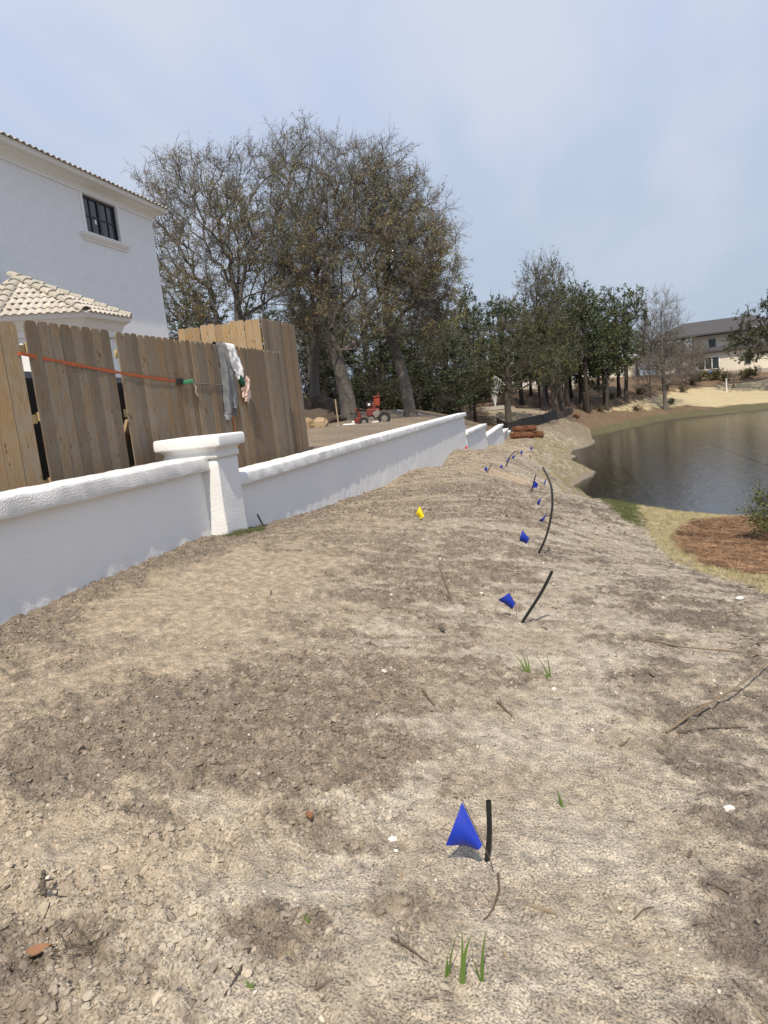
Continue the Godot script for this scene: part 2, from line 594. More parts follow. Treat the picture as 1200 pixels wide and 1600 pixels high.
func lumpy(x: float, z: float, m: float) -> float:   # how cloddy the surface is, whatever its colour
	var a := exp(-pow((x + 1.5) / 1.1, 2.0) - pow((z + 1.9) / 0.75, 2.0)) * 0.8 + 0.35 * z_mid.get_noise_2d(x * 0.9 + 60.0, z * 0.9) + 0.25 * z_small.get_noise_2d(x * 0.5 + 11.0, z * 0.5)
	for q: Array in patches:
		if q[4] > 0.0: continue
		var d := pow((x - q[0]) / q[2], 2.0) + pow((z - q[1]) / q[3], 2.0)
		if d < 4.0: a += q[4] * 0.7 * exp(-d * 1.4)
	return clampf(maxf(m * 0.9, smoothstep(0.05, 0.55, a)), 0.0, 1.0)
func soil_color(x: float, z: float, m: float) -> Color:
	var f := z_fine.get_noise_2d(x, z)
	var k := z_small.get_noise_2d(x + 40.0, z)
	var g := z_mid.get_noise_2d(x - 30.0, z)
	var sand := Color(0.60, 0.515, 0.395).lerp(Color(0.71, 0.635, 0.52), clampf(0.5 + g, 0, 1))
	if x < -1.0: sand = sand.lerp(Color(0.63, 0.51, 0.365), clampf((-1.0 - x) * 0.6, 0.0, 0.8))
	var dark := Color(0.285, 0.23, 0.175).lerp(Color(0.40, 0.33, 0.255), clampf(0.5 + 0.9 * k, 0, 1))
	if x > -0.6: dark = dark.lerp(Color(0.25, 0.215, 0.175), clampf((x + 0.6) * 0.7, 0.0, 0.7))
	var c := sand.lerp(dark, m)
	if z < -16.0 and z > -26.0 and x < 0.0:
		var o := exp(-pow((x + 1.1) / 1.1, 2.0) - pow((z + 20.6) / 0.7, 2.0))
		c = c.lerp(Color(0.76, 0.53, 0.30), 0.55 * o)
	var st := z_mid.get_noise_2d(x * 0.55 + 90.0, z * 1.7)
	c = c.lerp(Color(0.47, 0.385, 0.29), clampf(0.9 * st, 0.0, 0.45) * (1.0 - m))
	return c * (1.0 + 0.22 * f + 0.16 * k)

func cover(x: float, z: float, h: float) -> Color:
	var p := Vector2(x, z)
	if x < WALL_FRONT - 0.1 and z > -64.0:
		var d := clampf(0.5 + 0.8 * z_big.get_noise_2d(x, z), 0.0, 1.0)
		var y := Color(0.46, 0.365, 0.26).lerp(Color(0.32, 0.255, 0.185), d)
		if z + 5.0 * z_big.get_noise_2d(x * 0.5, z * 0.5) + 2.0 * z_mid.get_noise_2d(x, z) < -49.0: y = Color(0.215, 0.155, 0.10).lerp(Color(0.29, 0.215, 0.14), d)   # darker brown ground beyond an irregular edge
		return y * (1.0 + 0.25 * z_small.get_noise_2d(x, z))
	var w := z_mid.get_noise_2d(x, z)
	var w2 := z_small.get_noise_2d(x, z)
	if h < WATER + 0.05: return Color(0.10, 0.085, 0.06)
	if z > -30.0 and x > 0.7:
		var q := p + Vector2(0.10 * w2, 0.3 * w)
		if Geometry2D.is_point_in_polygon(q, straw_bed): return Color(0.25, 0.15, 0.085) * (1.0 + 0.35 * w2)
		if Geometry2D.is_point_in_polygon(q, tan_grass): return Color(0.52, 0.44, 0.26) * (1.0 + 0.25 * w2)
		if Geometry2D.is_point_in_polygon(q, green_patch): return Color(0.27, 0.25, 0.14) * (1.0 + 0.3 * w2)
	if z > -66.0:
		var m := crumble(x, z)
		var c := soil_color(x, z, m)
		var bank := smoothstep(-1.9, -2.9, h) * smoothstep(-3.72, -3.5, h)
		c = c.lerp(Color(0.40, 0.345, 0.215), bank * clampf(0.4 + 0.9 * w, 0, 1))
		return c.lerp(Color(0.38, 0.315, 0.235), smoothstep(-3.45, -3.7, h) * 0.8)
	if Geometry2D.is_point_in_polygon(p + Vector2(0.4 * w, 0.6 * w), far_lawn): return Color(0.82, 0.69, 0.43) * (1.0 + 0.14 * w)
	if Geometry2D.is_point_in_polygon(p, sand_plot): return Color(0.55, 0.455, 0.33) * (1.0 + 0.2 * w)
	if x > 3.5 and h < -3.25: return Color(0.19, 0.175, 0.085) * (1.0 + 0.3 * w)
	if z > -76.0 and x > -4.0: return Color(0.48, 0.40, 0.295).lerp(Color(0.33, 0.26, 0.175), clampf(0.5 + w, 0, 1))
	return Color(0.23, 0.15, 0.09).lerp(Color(0.33, 0.23, 0.145), clampf(0.5 + 1.2 * w, 0, 1))

func ground_y(x: float, z: float) -> float:
	var i := clampi(gx.bsearch(x) - 1, 0, gx.size() - 2)
	var j := clampi(gz.bsearch(z) - 1, 0, gz.size() - 2)
	var fx := clampf((x - gx[i]) / (gx[i + 1] - gx[i]), 0, 1)
	var fz := clampf((z - gz[j]) / (gz[j + 1] - gz[j]), 0, 1)
	var k := gx.size()
	return lerpf(lerpf(gh[j * k + i], gh[j * k + i + 1], fx), lerpf(gh[(j + 1) * k + i], gh[(j + 1) * k + i + 1], fx), fz)
func on_ground(x: float, z: float, up := 0.0) -> Vector3:
	return Vector3(x, ground_y(x, z) + up, z)

func base_height(x: float, z: float) -> float:
	var f := spline_at(front_s, x, z)
	var d := Vector2(x, z).length()
	if x > -4.1: return lerpf(f, 1.2, smoothstep(140.0, 190.0, d))
	var y := spline_at(yard_s, x, z)
	y = lerpf(y, f, smoothstep(-54.0, -72.0, z) * smoothstep(-30.0, -6.0, x))
	return lerpf(y, 1.2, smoothstep(60.0, 150.0, d))

func make_ground() -> void:
	front_s = spline([
		# along the foot of the wall
		[-3.9, 4.0, 0.34], [-3.9, -2.0, 0.34], [-3.9, -4.13, 0.32], [-3.9, -7.4, 0.29], [-3.9, -8.4, 0.17], [-3.9, -11.3, -0.06], [-3.9, -16.0, -0.32], [-3.9, -24.0, -0.86], [-3.9, -33.5, -1.43], [-3.9, -40.0, -1.85], [-3.9, -46.0, -2.1], [-3.9, -57.0, -2.43], [-3.9, -66.0, -2.3],
		# the bare slope
		[-2.0, 2.0, 0.16], [0.0, 2.0, 0.02], [2.5, 1.0, -0.22], [6.0, 1.0, -0.75], [-1.49, -1.31, 0.12], [0.0, -1.6, 0.0], [0.44, -1.78, -0.07], [0.84, -3.3, -0.2], [-0.3, -2.2, -0.02], [-1.7, -3.0, 0.12], [-0.36, -5.1, -0.07], [-2.4, -5.5, 0.15], [-0.3, -7.7, -0.15], [-1.83, -9.3, 0.0], [-0.26, -9.9, -0.25], [-0.4, -13.4, -0.36], [-2.0, -14.0, -0.22], [-0.28, -15.4, -0.55], [-1.97, -20.3, -0.62], [-1.7, -27.2, -1.02], [-1.55, -33.0, -1.32], [-1.45, -43.0, -1.75], [-2.0, -58.0, -2.4], [-1.5, -63.0, -2.4],
		# towards the pond
		[0.15, -8.53, -0.34], [0.95, -9.3, -0.58], [1.0, -5.6, -0.26], [1.7, -4.6, -0.3], [1.73, -6.66, -0.42], [1.43, -7.87, -0.52], [1.38, -10.8, -0.75], [2.6, -10.3, -0.8], [6.0, -7.0, -0.75], [1.75, -14.3, -1.0], [3.03, -13.4, -1.03], [8.0, -13.0, -1.05], [0.79, -16.9, -1.4], [2.0, -16.6, -2.3], [3.5, -15.7, -2.3], [8.0, -15.2, -2.3], [2.6, -19.5, -4.2], [5.5, -19.0, -4.4], [12.0, -18.5, -4.4], [0.33, -22.9, -1.8], [2.0, -23.0, -3.9], [1.6, -28.0, -3.85], [-0.31, -33.0, -2.2], [0.95, -34.0, -3.7], [0.75, -39.5, -3.8], [-0.73, -45.4, -2.4], [0.1, -50.4, -3.85], [-0.38, -57.0, -2.7], [0.9, -58.3, -3.85], [2.38, -62.3, -3.85], [3.4, -74.1, -3.85], [0.5, -66.0, -2.7],
		# pond bed
		[3.0, -40.0, -5.2], [6.0, -32.0, -5.4], [5.0, -55.0, -5.4], [14.0, -45.0, -6.0], [12.0, -75.0, -5.8], [30.0, -60.0, -6.0], [25.0, -30.0, -5.6], [50.0, -70.0, -5.6],
		# far bank and slope
		[7.8, -81.3, -3.85], [12.5, -90.7, -3.85], [17.8, -91.0, -3.85], [24.7, -93.3, -3.85], [45.0, -97.0, -3.8], [13.4, -94.0, -3.2], [19.5, -95.0, -3.4], [25.9, -97.6, -3.36], [8.1, -85.6, -3.2], [4.3, -79.9, -2.8],
		[4.4, -87.9, -1.94], [10.9, -97.4, -1.51], [17.4, -106.6, -0.87], [23.4, -109.5, -0.98], [29.8, -112.1, -0.68], [26.7, -100.5, -2.86], [19.4, -98.1, -2.88], [10.4, -93.4, -2.4], [60.0, -112.0, -1.5],
		[6.1, -107.8, 1.13], [12.6, -111.3, 1.2], [0.5, -92.0, 0.13], [2.5, -85.0, -1.43], [19.0, -118.5, 0.94], [24.7, -124.6, 1.15], [32.6, -122.7, 0.8], [60.0, -130.0, 0.8], [-1.7, -80.0, -0.85], [-4.0, -71.9, -1.1], [-10.0, -94.5, 1.17], [-3.8, -66.2, -2.0], [-1.5, -68.0, -1.95], [0.3, -72.0, -1.72], [1.3, -76.0, -1.53], [0.0, -140.0, 1.4], [40.0, -150.0, 1.2], [-40.0, -120.0, 1.4]])
	yard_s = spline([[-4.3, 5.0, 0.8], [-4.3, -5.0, 0.85], [-4.3, -12.0, 0.80], [-4.3, -20.0, 0.68], [-4.3, -31.0, 0.5], [-4.3, -35.0, -0.28], [-4.3, -42.0, -0.5], [-4.3, -45.0, -1.1], [-4.3, -56.0, -1.3], [-4.3, -62.0, -2.0], [-5.6, -61.7, -0.9], [-6.5, -34.0, 0.42], [-7.0, -45.5, 0.46], [-8.3, -33.0, 0.57], [-8.4, -41.2, 0.62], [-11.6, -40.4, 0.86], [-11.0, -34.0, 0.64], [-15.1, -45.6, 1.1], [-13.0, -68.8, 0.7], [-18.4, -67.5, 1.2], [-20.0, -56.6, 1.2], [-12.0, -15.0, 0.9], [-30.0, -30.0, 1.2], [-30.0, 5.0, 1.2], [-40.0, -70.0, 1.4]])
	# lines of one sheet that reaches the horizon: close together where the camera stands, wider further off
	var xs: Array[float] = []
	var x := WALL_FRONT
	while x < 1.9:
		xs.push_back(x)
		x += 0.021
	while x < 900.0:
		xs.push_back(x)
		x += 0.021 + 0.042 * (x - 1.9)
	x = WALL_BACK
	while x > -900.0:
		xs.push_front(x)
		x -= 0.12 + 0.06 * (WALL_BACK - x)
	var zs: Array[float] = []
	var z := -1.1
	while z > -4.0:
		zs.push_front(z)
		z -= 0.021
	while z > -1100.0:
		zs.push_front(z)
		z -= 0.0053 * -z + maxf(0.0, -z - 110.0) * 0.03
	z = -1.08
	while z < 60.0:
		zs.push_back(z)
		z += 0.05 + 0.08 * (z + 1.08)
	gx = PackedFloat32Array(xs)
	gz = PackedFloat32Array(zs)
	var nx := gx.size()
	var nz := gz.size()
	# the broad shape is worked out on every eighth line and carried between them
	var cell := 8
	var iw := xs.find(WALL_FRONT)
	var ci: Array[int] = []
	for i in range(0, iw - 1, cell): ci.push_back(i)
	ci.push_back(iw - 1)
	for i in range(iw, nx - 1, cell): ci.push_back(i)
	ci.push_back(nx - 1)
	var cj: Array[int] = []
	for j in range(0, nz - 1, cell): cj.push_back(j)
	cj.push_back(nz - 1)
	var ch: Array[PackedFloat32Array] = []
	for j in cj:
		var row := PackedFloat32Array()
		for i in ci: row.push_back(base_height(gx[i], gz[j]))
		ch.push_back(row)
	var seg_i := PackedInt32Array()
	var a := 0
	for i in nx:
		while a < ci.size() - 2 and i >= ci[a + 1]: a += 1
		seg_i.push_back(a)
	gh.resize(nx * nz)
	var v := PackedVector3Array()
	var c := PackedColorArray()
	v.resize(nx * nz)
	c.resize(nx * nz)
	var b := 0
	for j in nz:
		while b < cj.size() - 2 and j >= cj[b + 1]: b += 1
		var fz := (gz[j] - gz[cj[b]]) / (gz[cj[b + 1]] - gz[cj[b]])
		var zz := gz[j]
		var near_prints: Array = []
		for q: Array in prints:
			if absf(zz - q[1]) < 0.24: near_prints.push_back(q)
		for i in nx:
			var s := seg_i[i]
			var xx := gx[i]
			var fx := (xx - gx[ci[s]]) / (gx[ci[s + 1]] - gx[ci[s]])
			var h := lerpf(lerpf(ch[b][s], ch[b][s + 1], fx), lerpf(ch[b + 1][s], ch[b + 1][s + 1], fx), fz)
			var far_off := -zz > 70.0 or absf(xx) > 40.0
			if far_off or zz > 1.0 or xx < WALL_FRONT:
				h += 0.05 * z_big.get_noise_2d(xx, zz)
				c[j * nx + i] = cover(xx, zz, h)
			else:
				var m := crumble(xx, zz)
				if zz > -12.0: m = lumpy(xx, zz, m)
				var big := z_mid.get_noise_2d(xx * 0.6, zz * 0.9)
				var amp := 1.0 if zz > -16.0 else 0.8
				h += 0.022 * big + 0.010 * z_small.get_noise_2d(xx, zz)
				h += amp * m * (0.044 * (-z_lump.get_noise_2d(xx, zz) - 0.45) + 0.030 * z_small.get_noise_2d(xx * 2.0, zz * 2.0) + 0.018 * z_fine.get_noise_2d(xx, zz))
				for q: Array in near_prints:
					if absf(xx - q[0]) > 0.24: continue
					var e := Vector2(xx - q[0], zz - q[1]).rotated(q[2])
					var d := Vector2(e.x / 0.055, e.y / 0.14).length()
					h += q[3] * (-0.016 * (1.0 - smoothstep(0.7, 1.05, d)) + 0.007 * exp(-pow((d - 1.2) / 0.22, 2.0)))
				h += 0.004 * z_fine.get_noise_2d(xx * 0.7, zz * 0.7)
				c[j * nx + i] = cover(xx, zz, h)
			gh[j * nx + i] = h
			v[j * nx + i] = Vector3(xx, h, zz)
	var n := PackedVector3Array()
	n.resize(nx * nz)
	for j in nz:
		var j0 := maxi(j - 1, 0)
		var j1 := mini(j + 1, nz - 1)
		for i in nx:
			var i0 := maxi(i - 1, 0) if i != iw else iw
			var i1 := mini(i + 1, nx - 1) if i != iw - 1 else iw - 1
			n[j * nx + i] = Vector3(-(gh[j * nx + i1] - gh[j * nx + i0]) / maxf(gx[i1] - gx[i0], 1e-4), 1.0, -(gh[j1 * nx + i] - gh[j0 * nx + i]) / (gz[j1] - gz[j0])).normalized()
	var ix := PackedInt32Array()
	ix.resize((nx - 1) * (nz - 1) * 6)
	var k := 0
	for j in nz - 1:
		for i in nx - 1:
			var o := j * nx + i
			ix[k] = o
			ix[k + 1] = o + 1
			ix[k + 2] = o + nx + 1
			ix[k + 3] = o
			ix[k + 4] = o + nx + 1
			ix[k + 5] = o + nx
			k += 6
	var arr := []
	arr.resize(Mesh.ARRAY_MAX)
	arr[Mesh.ARRAY_VERTEX] = v
	arr[Mesh.ARRAY_NORMAL] = n
	arr[Mesh.ARRAY_COLOR] = c
	arr[Mesh.ARRAY_INDEX] = ix
	var mesh := ArrayMesh.new()
	mesh.add_surface_from_arrays(Mesh.PRIMITIVE_TRIANGLES, arr)
	setting("ground", mesh, M.soil)
	print("ground ", nx, " x ", nz, " ms ", Time.get_ticks_msec())
	# pond
	var w := B.new()
	w.quad_out(Vector3(-1.2, WATER, -14), Vector3(140, WATER, -14), Vector3(140, WATER, -108), Vector3(-1.2, WATER, -108), Vector3.UP)
	setting("pond_water", w.mesh(), M.water)

# ---------------------------------------------------------------- white garden wall
var z_plaster := noise(2.2, 41, 3)
func foot(z: float) -> float:
	return ground_y(WALL_FRONT + 0.03, z) - 0.25
func wall_panel(z0: float, z1: float, y0: float, y1: float, step: float) -> ArrayMesh:   # plastered face, hand-trowelled
	var b := B.new()
	var k := maxi(2, int(absf(z1 - z0) / step))
	var rows := maxi(5, int(1.1 / step)) if step < 0.2 else 7
	var front: Array[PackedVector3Array] = []
	for i in k + 1:
		var z := lerpf(z0, z1, float(i) / k)
		var lo := foot(z)
		var hi := lerpf(y0, y1, float(i) / k) - 0.1
		var col := PackedVector3Array()
		for j in rows + 1:
			var y := lerpf(lo, hi, float(j) / rows)
			col.push_back(Vector3(-3.95 + 0.009 * z_plaster.get_noise_2d(z * 1.3, y * 0.8) + 0.005 * z_small.get_noise_2d(z * 0.8, y * 0.3), y, z))
		front.push_back(col)
	for i in k:
		for j in rows:
			b.quad_out(front[i][j], front[i + 1][j], front[i + 1][j + 1], front[i][j + 1], Vector3.RIGHT)
	var d := Vector3(-0.26, 0, 0)
	for i in k: b.quad_out(front[i][0] + d, front[i + 1][0] + d, front[i + 1][rows] + d, front[i][rows] + d, Vector3.LEFT)
	for j in rows:
		b.quad_out(front[0][j], front[0][j] + d, front[0][j + 1] + d, front[0][j + 1], Vector3.BACK)
		b.quad_out(front[k][j], front[k][j] + d, front[k][j + 1] + d, front[k][j + 1], Vector3.FORWARD)
	return b.mesh(true)
func coping(z0: float, z1: float, y0: float, y1: float, step: float, over: float, thick: float, wob: float) -> ArrayMesh:
	var b := B.new()
	var x0 := -4.21 - over
	var x1 := -3.95 + over
	var r := thick * 0.2
	var prof: Array[Vector2] = []
	for q: Array in [[x1 - r, thick - r, 90, 0], [x1 - r * 0.7, r * 0.7, 0, -90], [x0 + r * 0.7, r * 0.7, -90, -180], [x0 + r, thick - r, 180, 90]]:
		var rr := r if q[1] > thick * 0.5 else r * 0.7
		for s in 4:
			var t := deg_to_rad(lerpf(q[2], q[3], s / 3.0))
			prof.push_back(Vector2(q[0] + rr * cos(t), q[1] + rr * sin(t)))
	var k := maxi(2, int(absf(z1 - z0) / step))
	var m := prof.size()
	var g: Array[PackedVector3Array] = []
	for i in k + 1:
		var z := lerpf(z0, z1, float(i) / k)
		var y := lerpf(y0, y1, float(i) / k) - thick
		var row := PackedVector3Array()
		for p in prof:
			var w := wob * z_plaster.get_noise_3d(p.x * 3.0, p.y * 6.0, z * 1.6) + wob * 0.35 * z_small.get_noise_3d(p.x, p.y, z)
			row.push_back(Vector3(p.x + w, y + p.y + w * 0.7, z))
		g.push_back(row)
	var o := Vector2((x0 + x1) * 0.5, thick * 0.5)
	for i in k:
		for j in m:
			var j2 := (j + 1) % m
			var mid := (prof[j] + prof[j2]) * 0.5 - o
			b.quad_out(g[i][j], g[i + 1][j], g[i + 1][j2], g[i][j2], Vector3(mid.x, mid.y * 2.5, 0))
	for e in 2:
		var row := g[0] if e == 0 else g[k]
		var cen := Vector3.ZERO
		for p in row: cen += p / m
		for j in m: b.tri_out(cen, row[j], row[(j + 1) % m], Vector3.BACK if e == 0 else Vector3.FORWARD)
	return b.mesh(true)
func square_rings(o: Vector3, prof: Array, round_: float, wob: float) -> ArrayMesh:   # [y, half x, half z] rings of a rounded square
	var b := B.new()
	var g: Array[PackedVector3Array] = []
	for q: Array in prof:
		var row := PackedVector3Array()
		var r := minf(round_, minf(q[1], q[2]) * 0.9)
		for c in 4:
			var sx := 1.0 if c == 0 or c == 3 else -1.0
			var sz := 1.0 if c < 2 else -1.0
			for s in 4:
				var t := PI * 0.5 * (c + s / 3.0)
				row.push_back(Vector3(sx * (q[1] - r) + r * cos(t), q[0], sz * (q[2] - r) + r * sin(t)))
			for s: float in [0.1, 0.9, 3.0, 5.1, 5.9]:   # points along the flat sides
				var t := PI * 0.5 * (c + 1)
				var nsx := 1.0 if (c + 1) % 4 == 0 or (c + 1) % 4 == 3 else -1.0
				var nsz := 1.0 if (c + 1) % 4 < 2 else -1.0
				var pa := Vector3(sx * (q[1] - r) + r * cos(t), q[0], sz * (q[2] - r) + r * sin(t))
				var pb := Vector3(nsx * (q[1] - r) + r * cos(t), q[0], nsz * (q[2] - r) + r * sin(t))
				row.push_back(pa.lerp(pb, s / 6.0))
		for i in row.size():
			var p := row[i]
			row[i] = o + p + Vector3(p.x, 0, p.z).normalized() * wob * z_plaster.get_noise_3d(p.x * 3.0, (p.y + o.y) * 2.0, p.z * 3.0)
		g.push_back(row)
	var m := g[0].size()
	for i in g.size() - 1:
		for j in m:
			var j2 := (j + 1) % m
			var out := (g[i][j] + g[i + 1][j2]) * 0.5 - o
			var dr: float = prof[i + 1][1] - prof[i][1]
			var dy: float = prof[i + 1][0] - prof[i][0]
			b.quad_out(g[i][j], g[i][j2], g[i + 1][j2], g[i + 1][j], Vector3(out.x, 0, out.z).normalized() * dy + Vector3(0, -dr, 0))
	for e in 2:
		var row := g[0] if e == 0 else g[g.size() - 1]
		var cen := Vector3.ZERO
		for p in row: cen += p / m
		for j in m: b.tri_out(cen, row[j], row[(j + 1) % m], Vector3.DOWN if e == 0 else Vector3.UP)
	return b.mesh(true)

func make_garden_wall() -> void:
	var t := thing("garden_wall", Vector3.ZERO, "long white plastered garden wall with rounded coping, one pillar and steps down at its far end", "wall")
	part("wall_panel", wall_panel(5.0, -7.5, 1.24, 1.22, 0.07), M.stucco, t)
	part("coping", coping(5.0, -7.52, 1.25, 1.215, 0.05, 0.095, 0.17, 0.012), M.rough_stucco, t)
	var px := -4.075
	var pz := -7.71
	var gy := ground_y(-3.7, -7.7) - 0.2
	var shaft: Array = []
	for i in 13:
		var f := i / 12.0
		var y := lerpf(gy, 1.18, f)
		var fl := 0.012 * pow(1.0 - f, 2.2)
		shaft.push_back([y, 0.325 + fl, 0.275 + fl])
	var pil := part("pillar", square_rings(Vector3(px, 0, pz), shaft, 0.018, 0.012), M.stucco, t)
	part("neck_moulding", square_rings(Vector3(px, 0, pz), [[1.175, 0.345, 0.295], [1.235, 0.346, 0.296], [1.243, 0.335, 0.286], [1.262, 0.337, 0.288], [1.285, 0.352, 0.303], [1.30, 0.372, 0.323]], 0.02, 0.006), M.stucco, pil)
	part("pillar_cap", square_rings(Vector3(px, 0, pz), [[1.297, 0.36, 0.31], [1.300, 0.40, 0.35], [1.308, 0.412, 0.362], [1.33, 0.416, 0.366], [1.415, 0.415, 0.365], [1.428, 0.41, 0.36], [1.436, 0.398, 0.348], [1.439, 0.38, 0.33], [1.441, 0.2, 0.2]], 0.03, 0.008), M.stucco, pil)
	var far: Array = [[-7.9, -32.6, 0.925, 0.79], [-32.62, -42.5, -0.10, -0.22], [-42.52, -56.8, -0.90, -0.98], [-56.82, -62.7, -1.58, -1.66], [-62.72, -66.5, -2.0, -2.05]]
	for q: Array in far:
		var st := 0.05 if q[0] > -10.0 else 0.5
		part("wall_panel", wall_panel(q[0], q[1], q[2], q[3], st), M.stucco, t)
		part("coping", coping(q[0], q[1] - 0.05, q[2], q[3], 0.08 if q[0] > -10.0 else 0.4, 0.088, 0.17, 0.014), M.stucco, t)

# ---------------------------------------------------------------- timber fences
func picket_mesh(w: float, h: float, off: float) -> ArrayMesh:
	var b := B.new()
	var e := 0.028
	var p := PackedVector2Array([Vector2(-w / 2, 0), Vector2(w / 2, 0), Vector2(w / 2, h - e * 1.5), Vector2(w / 2 - e * 0.35, h - e * 0.55), Vector2(w / 2 - e * 1.1, h), Vector2(-w / 2 + e * 1.1, h), Vector2(-w / 2 + e * 0.35, h - e * 0.55), Vector2(-w / 2, h - e * 1.5)])
	b.prism(p, Transform3D.IDENTITY, 0.016)
	for i in b.v.size(): b.u[i] = Vector2(b.v[i].x / 0.6 + off, (b.v[i].y + b.v[i].z) / 2.0 + off * 0.7)
	return b.mesh()
func picket_row(parent: Node, from: Vector3, dir: Vector3, count: int, pitch: float, w: float, h: float, tones: Array, jig: float) -> void:
	var ms: Array[ArrayMesh] = []
	for i in 7: ms.push_back(picket_mesh(w, h, i * 0.237 + 0.03))
	var z := dir.cross(Vector3.UP).normalized()
	for i in count:
		var t := Transform3D(Basis(dir, Vector3.UP, z), from + dir * (pitch * (i + 0.5)))
		t.basis = t.basis * Basis(Vector3(0, 0, 1), rng.randf_range(-1, 1) * 0.004) * Basis(Vector3.UP, rng.randf_range(-1, 1) * 0.03)
		t.origin += Vector3.UP * rng.randf_range(-jig, jig) + z * rng.randf_range(-0.003, 0.003)
		part("picket", ms[rng.randi() % 7], tones[rng.randi() % tones.size()], parent, t)
func rail(parent: Node, a: Vector3, b: Vector3) -> void:
	var d := (b - a).normalized()
	var m := B.new()
	m.box(Vector3.ZERO, Vector3((b - a).length(), 0.088, 0.038), Basis.IDENTITY, 0.004)
	part("rail", m.mesh(), M.rail, parent, Transform3D(Basis(d, Vector3.UP, d.cross(Vector3.UP)), (a + b) * 0.5))
func post(parent: Node, at: Vector3, h: float) -> void:
	var m := B.new()
	m.box(Vector3(0, h * 0.5, 0), Vector3(0.09, h, 0.09), Basis.IDENTITY, 0.005)
	part("post", m.mesh(), M.rail, parent, Transform3D(Basis.IDENTITY, at))

func make_fences() -> void:
	var fwd := Vector3(0, 0, -1)
	var y := 0.84
	# long run of weathered pickets
	var f := thing("picket_fence", Vector3(-4.75, y, -7.35), "long weathered wooden picket fence with clothes hung over it, behind the wall", "fence")
	picket_row(f, Vector3.ZERO, fwd, 36, 0.1435, 0.1395, 1.865, M.wood, 0.006)
	for h: float in [0.3, 0.95, 1.62]: rail(f, Vector3(-0.026, h, 0.0), Vector3(-0.026, h, -5.16))
	for k in 3: post(f, Vector3(-0.1, 0, -0.42 - 2.3 * k), 1.75)
	# gate
	var g := thing("fence_gate", Vector3(-4.745, y + 0.02, -5.89), "wooden picket gate of eight wide boards under the orange strap", "gate")
	picket_row(g, Vector3.ZERO, fwd, 8, 0.1655, 0.1615, 1.85, [M.wood[0], M.wood[2], M.wood[0]], 0.004)
	for h: float in [0.32, 0.95, 1.6]: rail(g, Vector3(-0.026, h, -0.01), Vector3(-0.026, h, -1.3))
	# short sunlit run turned towards the camera, sun brightness also in its paler boards
	var c := thing("picket_fence", Vector3(-4.76, y, -5.80), "short sunlit run of fence boards at the left edge, beside the gate", "fence")
	var d := Vector3(-0.22, 0, 0.975).normalized()
	picket_row(c, -d * -1.45 , -d, 8, 0.181, 0.176, 1.85, [M.pale_wood[1], M.wood[1]], 0.01)
	for h: float in [0.32, 0.95, 1.6]: rail(c, Vector3(-0.03, h, -0.1) , d * 1.45 + Vector3(-0.03, h, 0))
	post(c, Vector3(-0.09, 0, -0.03), 1.7)
	# taller enclosure behind
	var e := thing("tall_fence", Vector3(-4.92, 0.84, -12.1), "taller wooden fence enclosure with front boards coloured paler for the sun on them", "fence")
	picket_row(e, Vector3(-1.6, 0, 0), Vector3.RIGHT, 11, 0.1455, 0.141, 2.46, M.pale_wood, 0.02)  # front face: sunlit brightness painted in by the paler board tones
	picket_row(e, Vector3(0.012, 0.0, -0.01), fwd, 12, 0.142, 0.138, 2.47, M.wood, 0.008)
	for h: float in [0.4, 1.3, 2.1]:
		rail(e, Vector3(-1.58, h, -0.028), Vector3(-0.06, h, -0.028))
		rail(e, Vector3(-0.03, h, -0.1), Vector3(-0.03, h, -1.7))
	for q: Vector3 in [Vector3(-0.1, 0, -0.1), Vector3(-1.5, 0, -0.1), Vector3(-0.1, 0, -1.62)]: post(e, q, 2.3)
	# dark stacks behind the gaps
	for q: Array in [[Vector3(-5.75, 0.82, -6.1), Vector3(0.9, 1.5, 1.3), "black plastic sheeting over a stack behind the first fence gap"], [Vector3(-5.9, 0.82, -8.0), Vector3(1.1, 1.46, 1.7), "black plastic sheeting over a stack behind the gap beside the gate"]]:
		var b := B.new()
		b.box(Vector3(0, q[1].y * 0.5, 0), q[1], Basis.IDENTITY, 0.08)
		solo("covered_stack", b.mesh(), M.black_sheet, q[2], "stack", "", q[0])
	var o := B.new()
	o.box(Vector3.ZERO, Vector3(0.04, 0.09, 1.1), Basis(Vector3.RIGHT, 0.95))
	solo("timber_offcut", o.mesh(), M.pale_wood[1], "timber offcut leaning behind the gap between gate and fence", "timber", "", Vector3(-4.93, 1.25, -7.32))

	# ratchet strap
	var s := thing("ratchet_strap", Vector3(-4.725, 2.16, -8.51), "orange ratchet strap with green handle pulled across the gate and fence", "strap")
	var w := B.new()
	var a0 := Vector3(0, 0.235, 2.74)
	var a1 := Vector3(0.004, 0, 0)
	w.col = Color(0.36, 0.088, 0.034)
	for k in 24:
		var p := a0.lerp(a1, k / 24.0) + Vector3(0.002 * sin(k * 2.1), -0.02 * sin(PI * k / 24.0), 0)
		var q := a0.lerp(a1, (k + 1) / 24.0) + Vector3(0.002 * sin((k + 1) * 2.1), -0.02 * sin(PI * (k + 1) / 24.0), 0)
		var hgt := 0.017 + 0.004 * sin(k * 1.3)
		w.quad_out(p + Vector3(0, hgt, 0), q + Vector3(0, hgt, 0), q - Vector3(0, hgt, 0), p - Vector3(0, hgt, 0), Vector3.RIGHT)
		w.quad_out(p + Vector3(-0.003, hgt, 0), q + Vector3(-0.003, hgt, 0), q - Vector3(0.003, hgt, 0), p - Vector3(0.003, hgt, 0), Vector3.LEFT)
	w.quad_out(a0 + Vector3(0, 0.017, 0), a0 + Vector3(-0.12, 0.017, 0.02), a0 + Vector3(-0.12, -0.017, 0.02), a0 + Vector3(0, -0.017, 0), Vector3.BACK)
	part("webbing", w.mesh(), M.vert, s)
	var r := B.new()
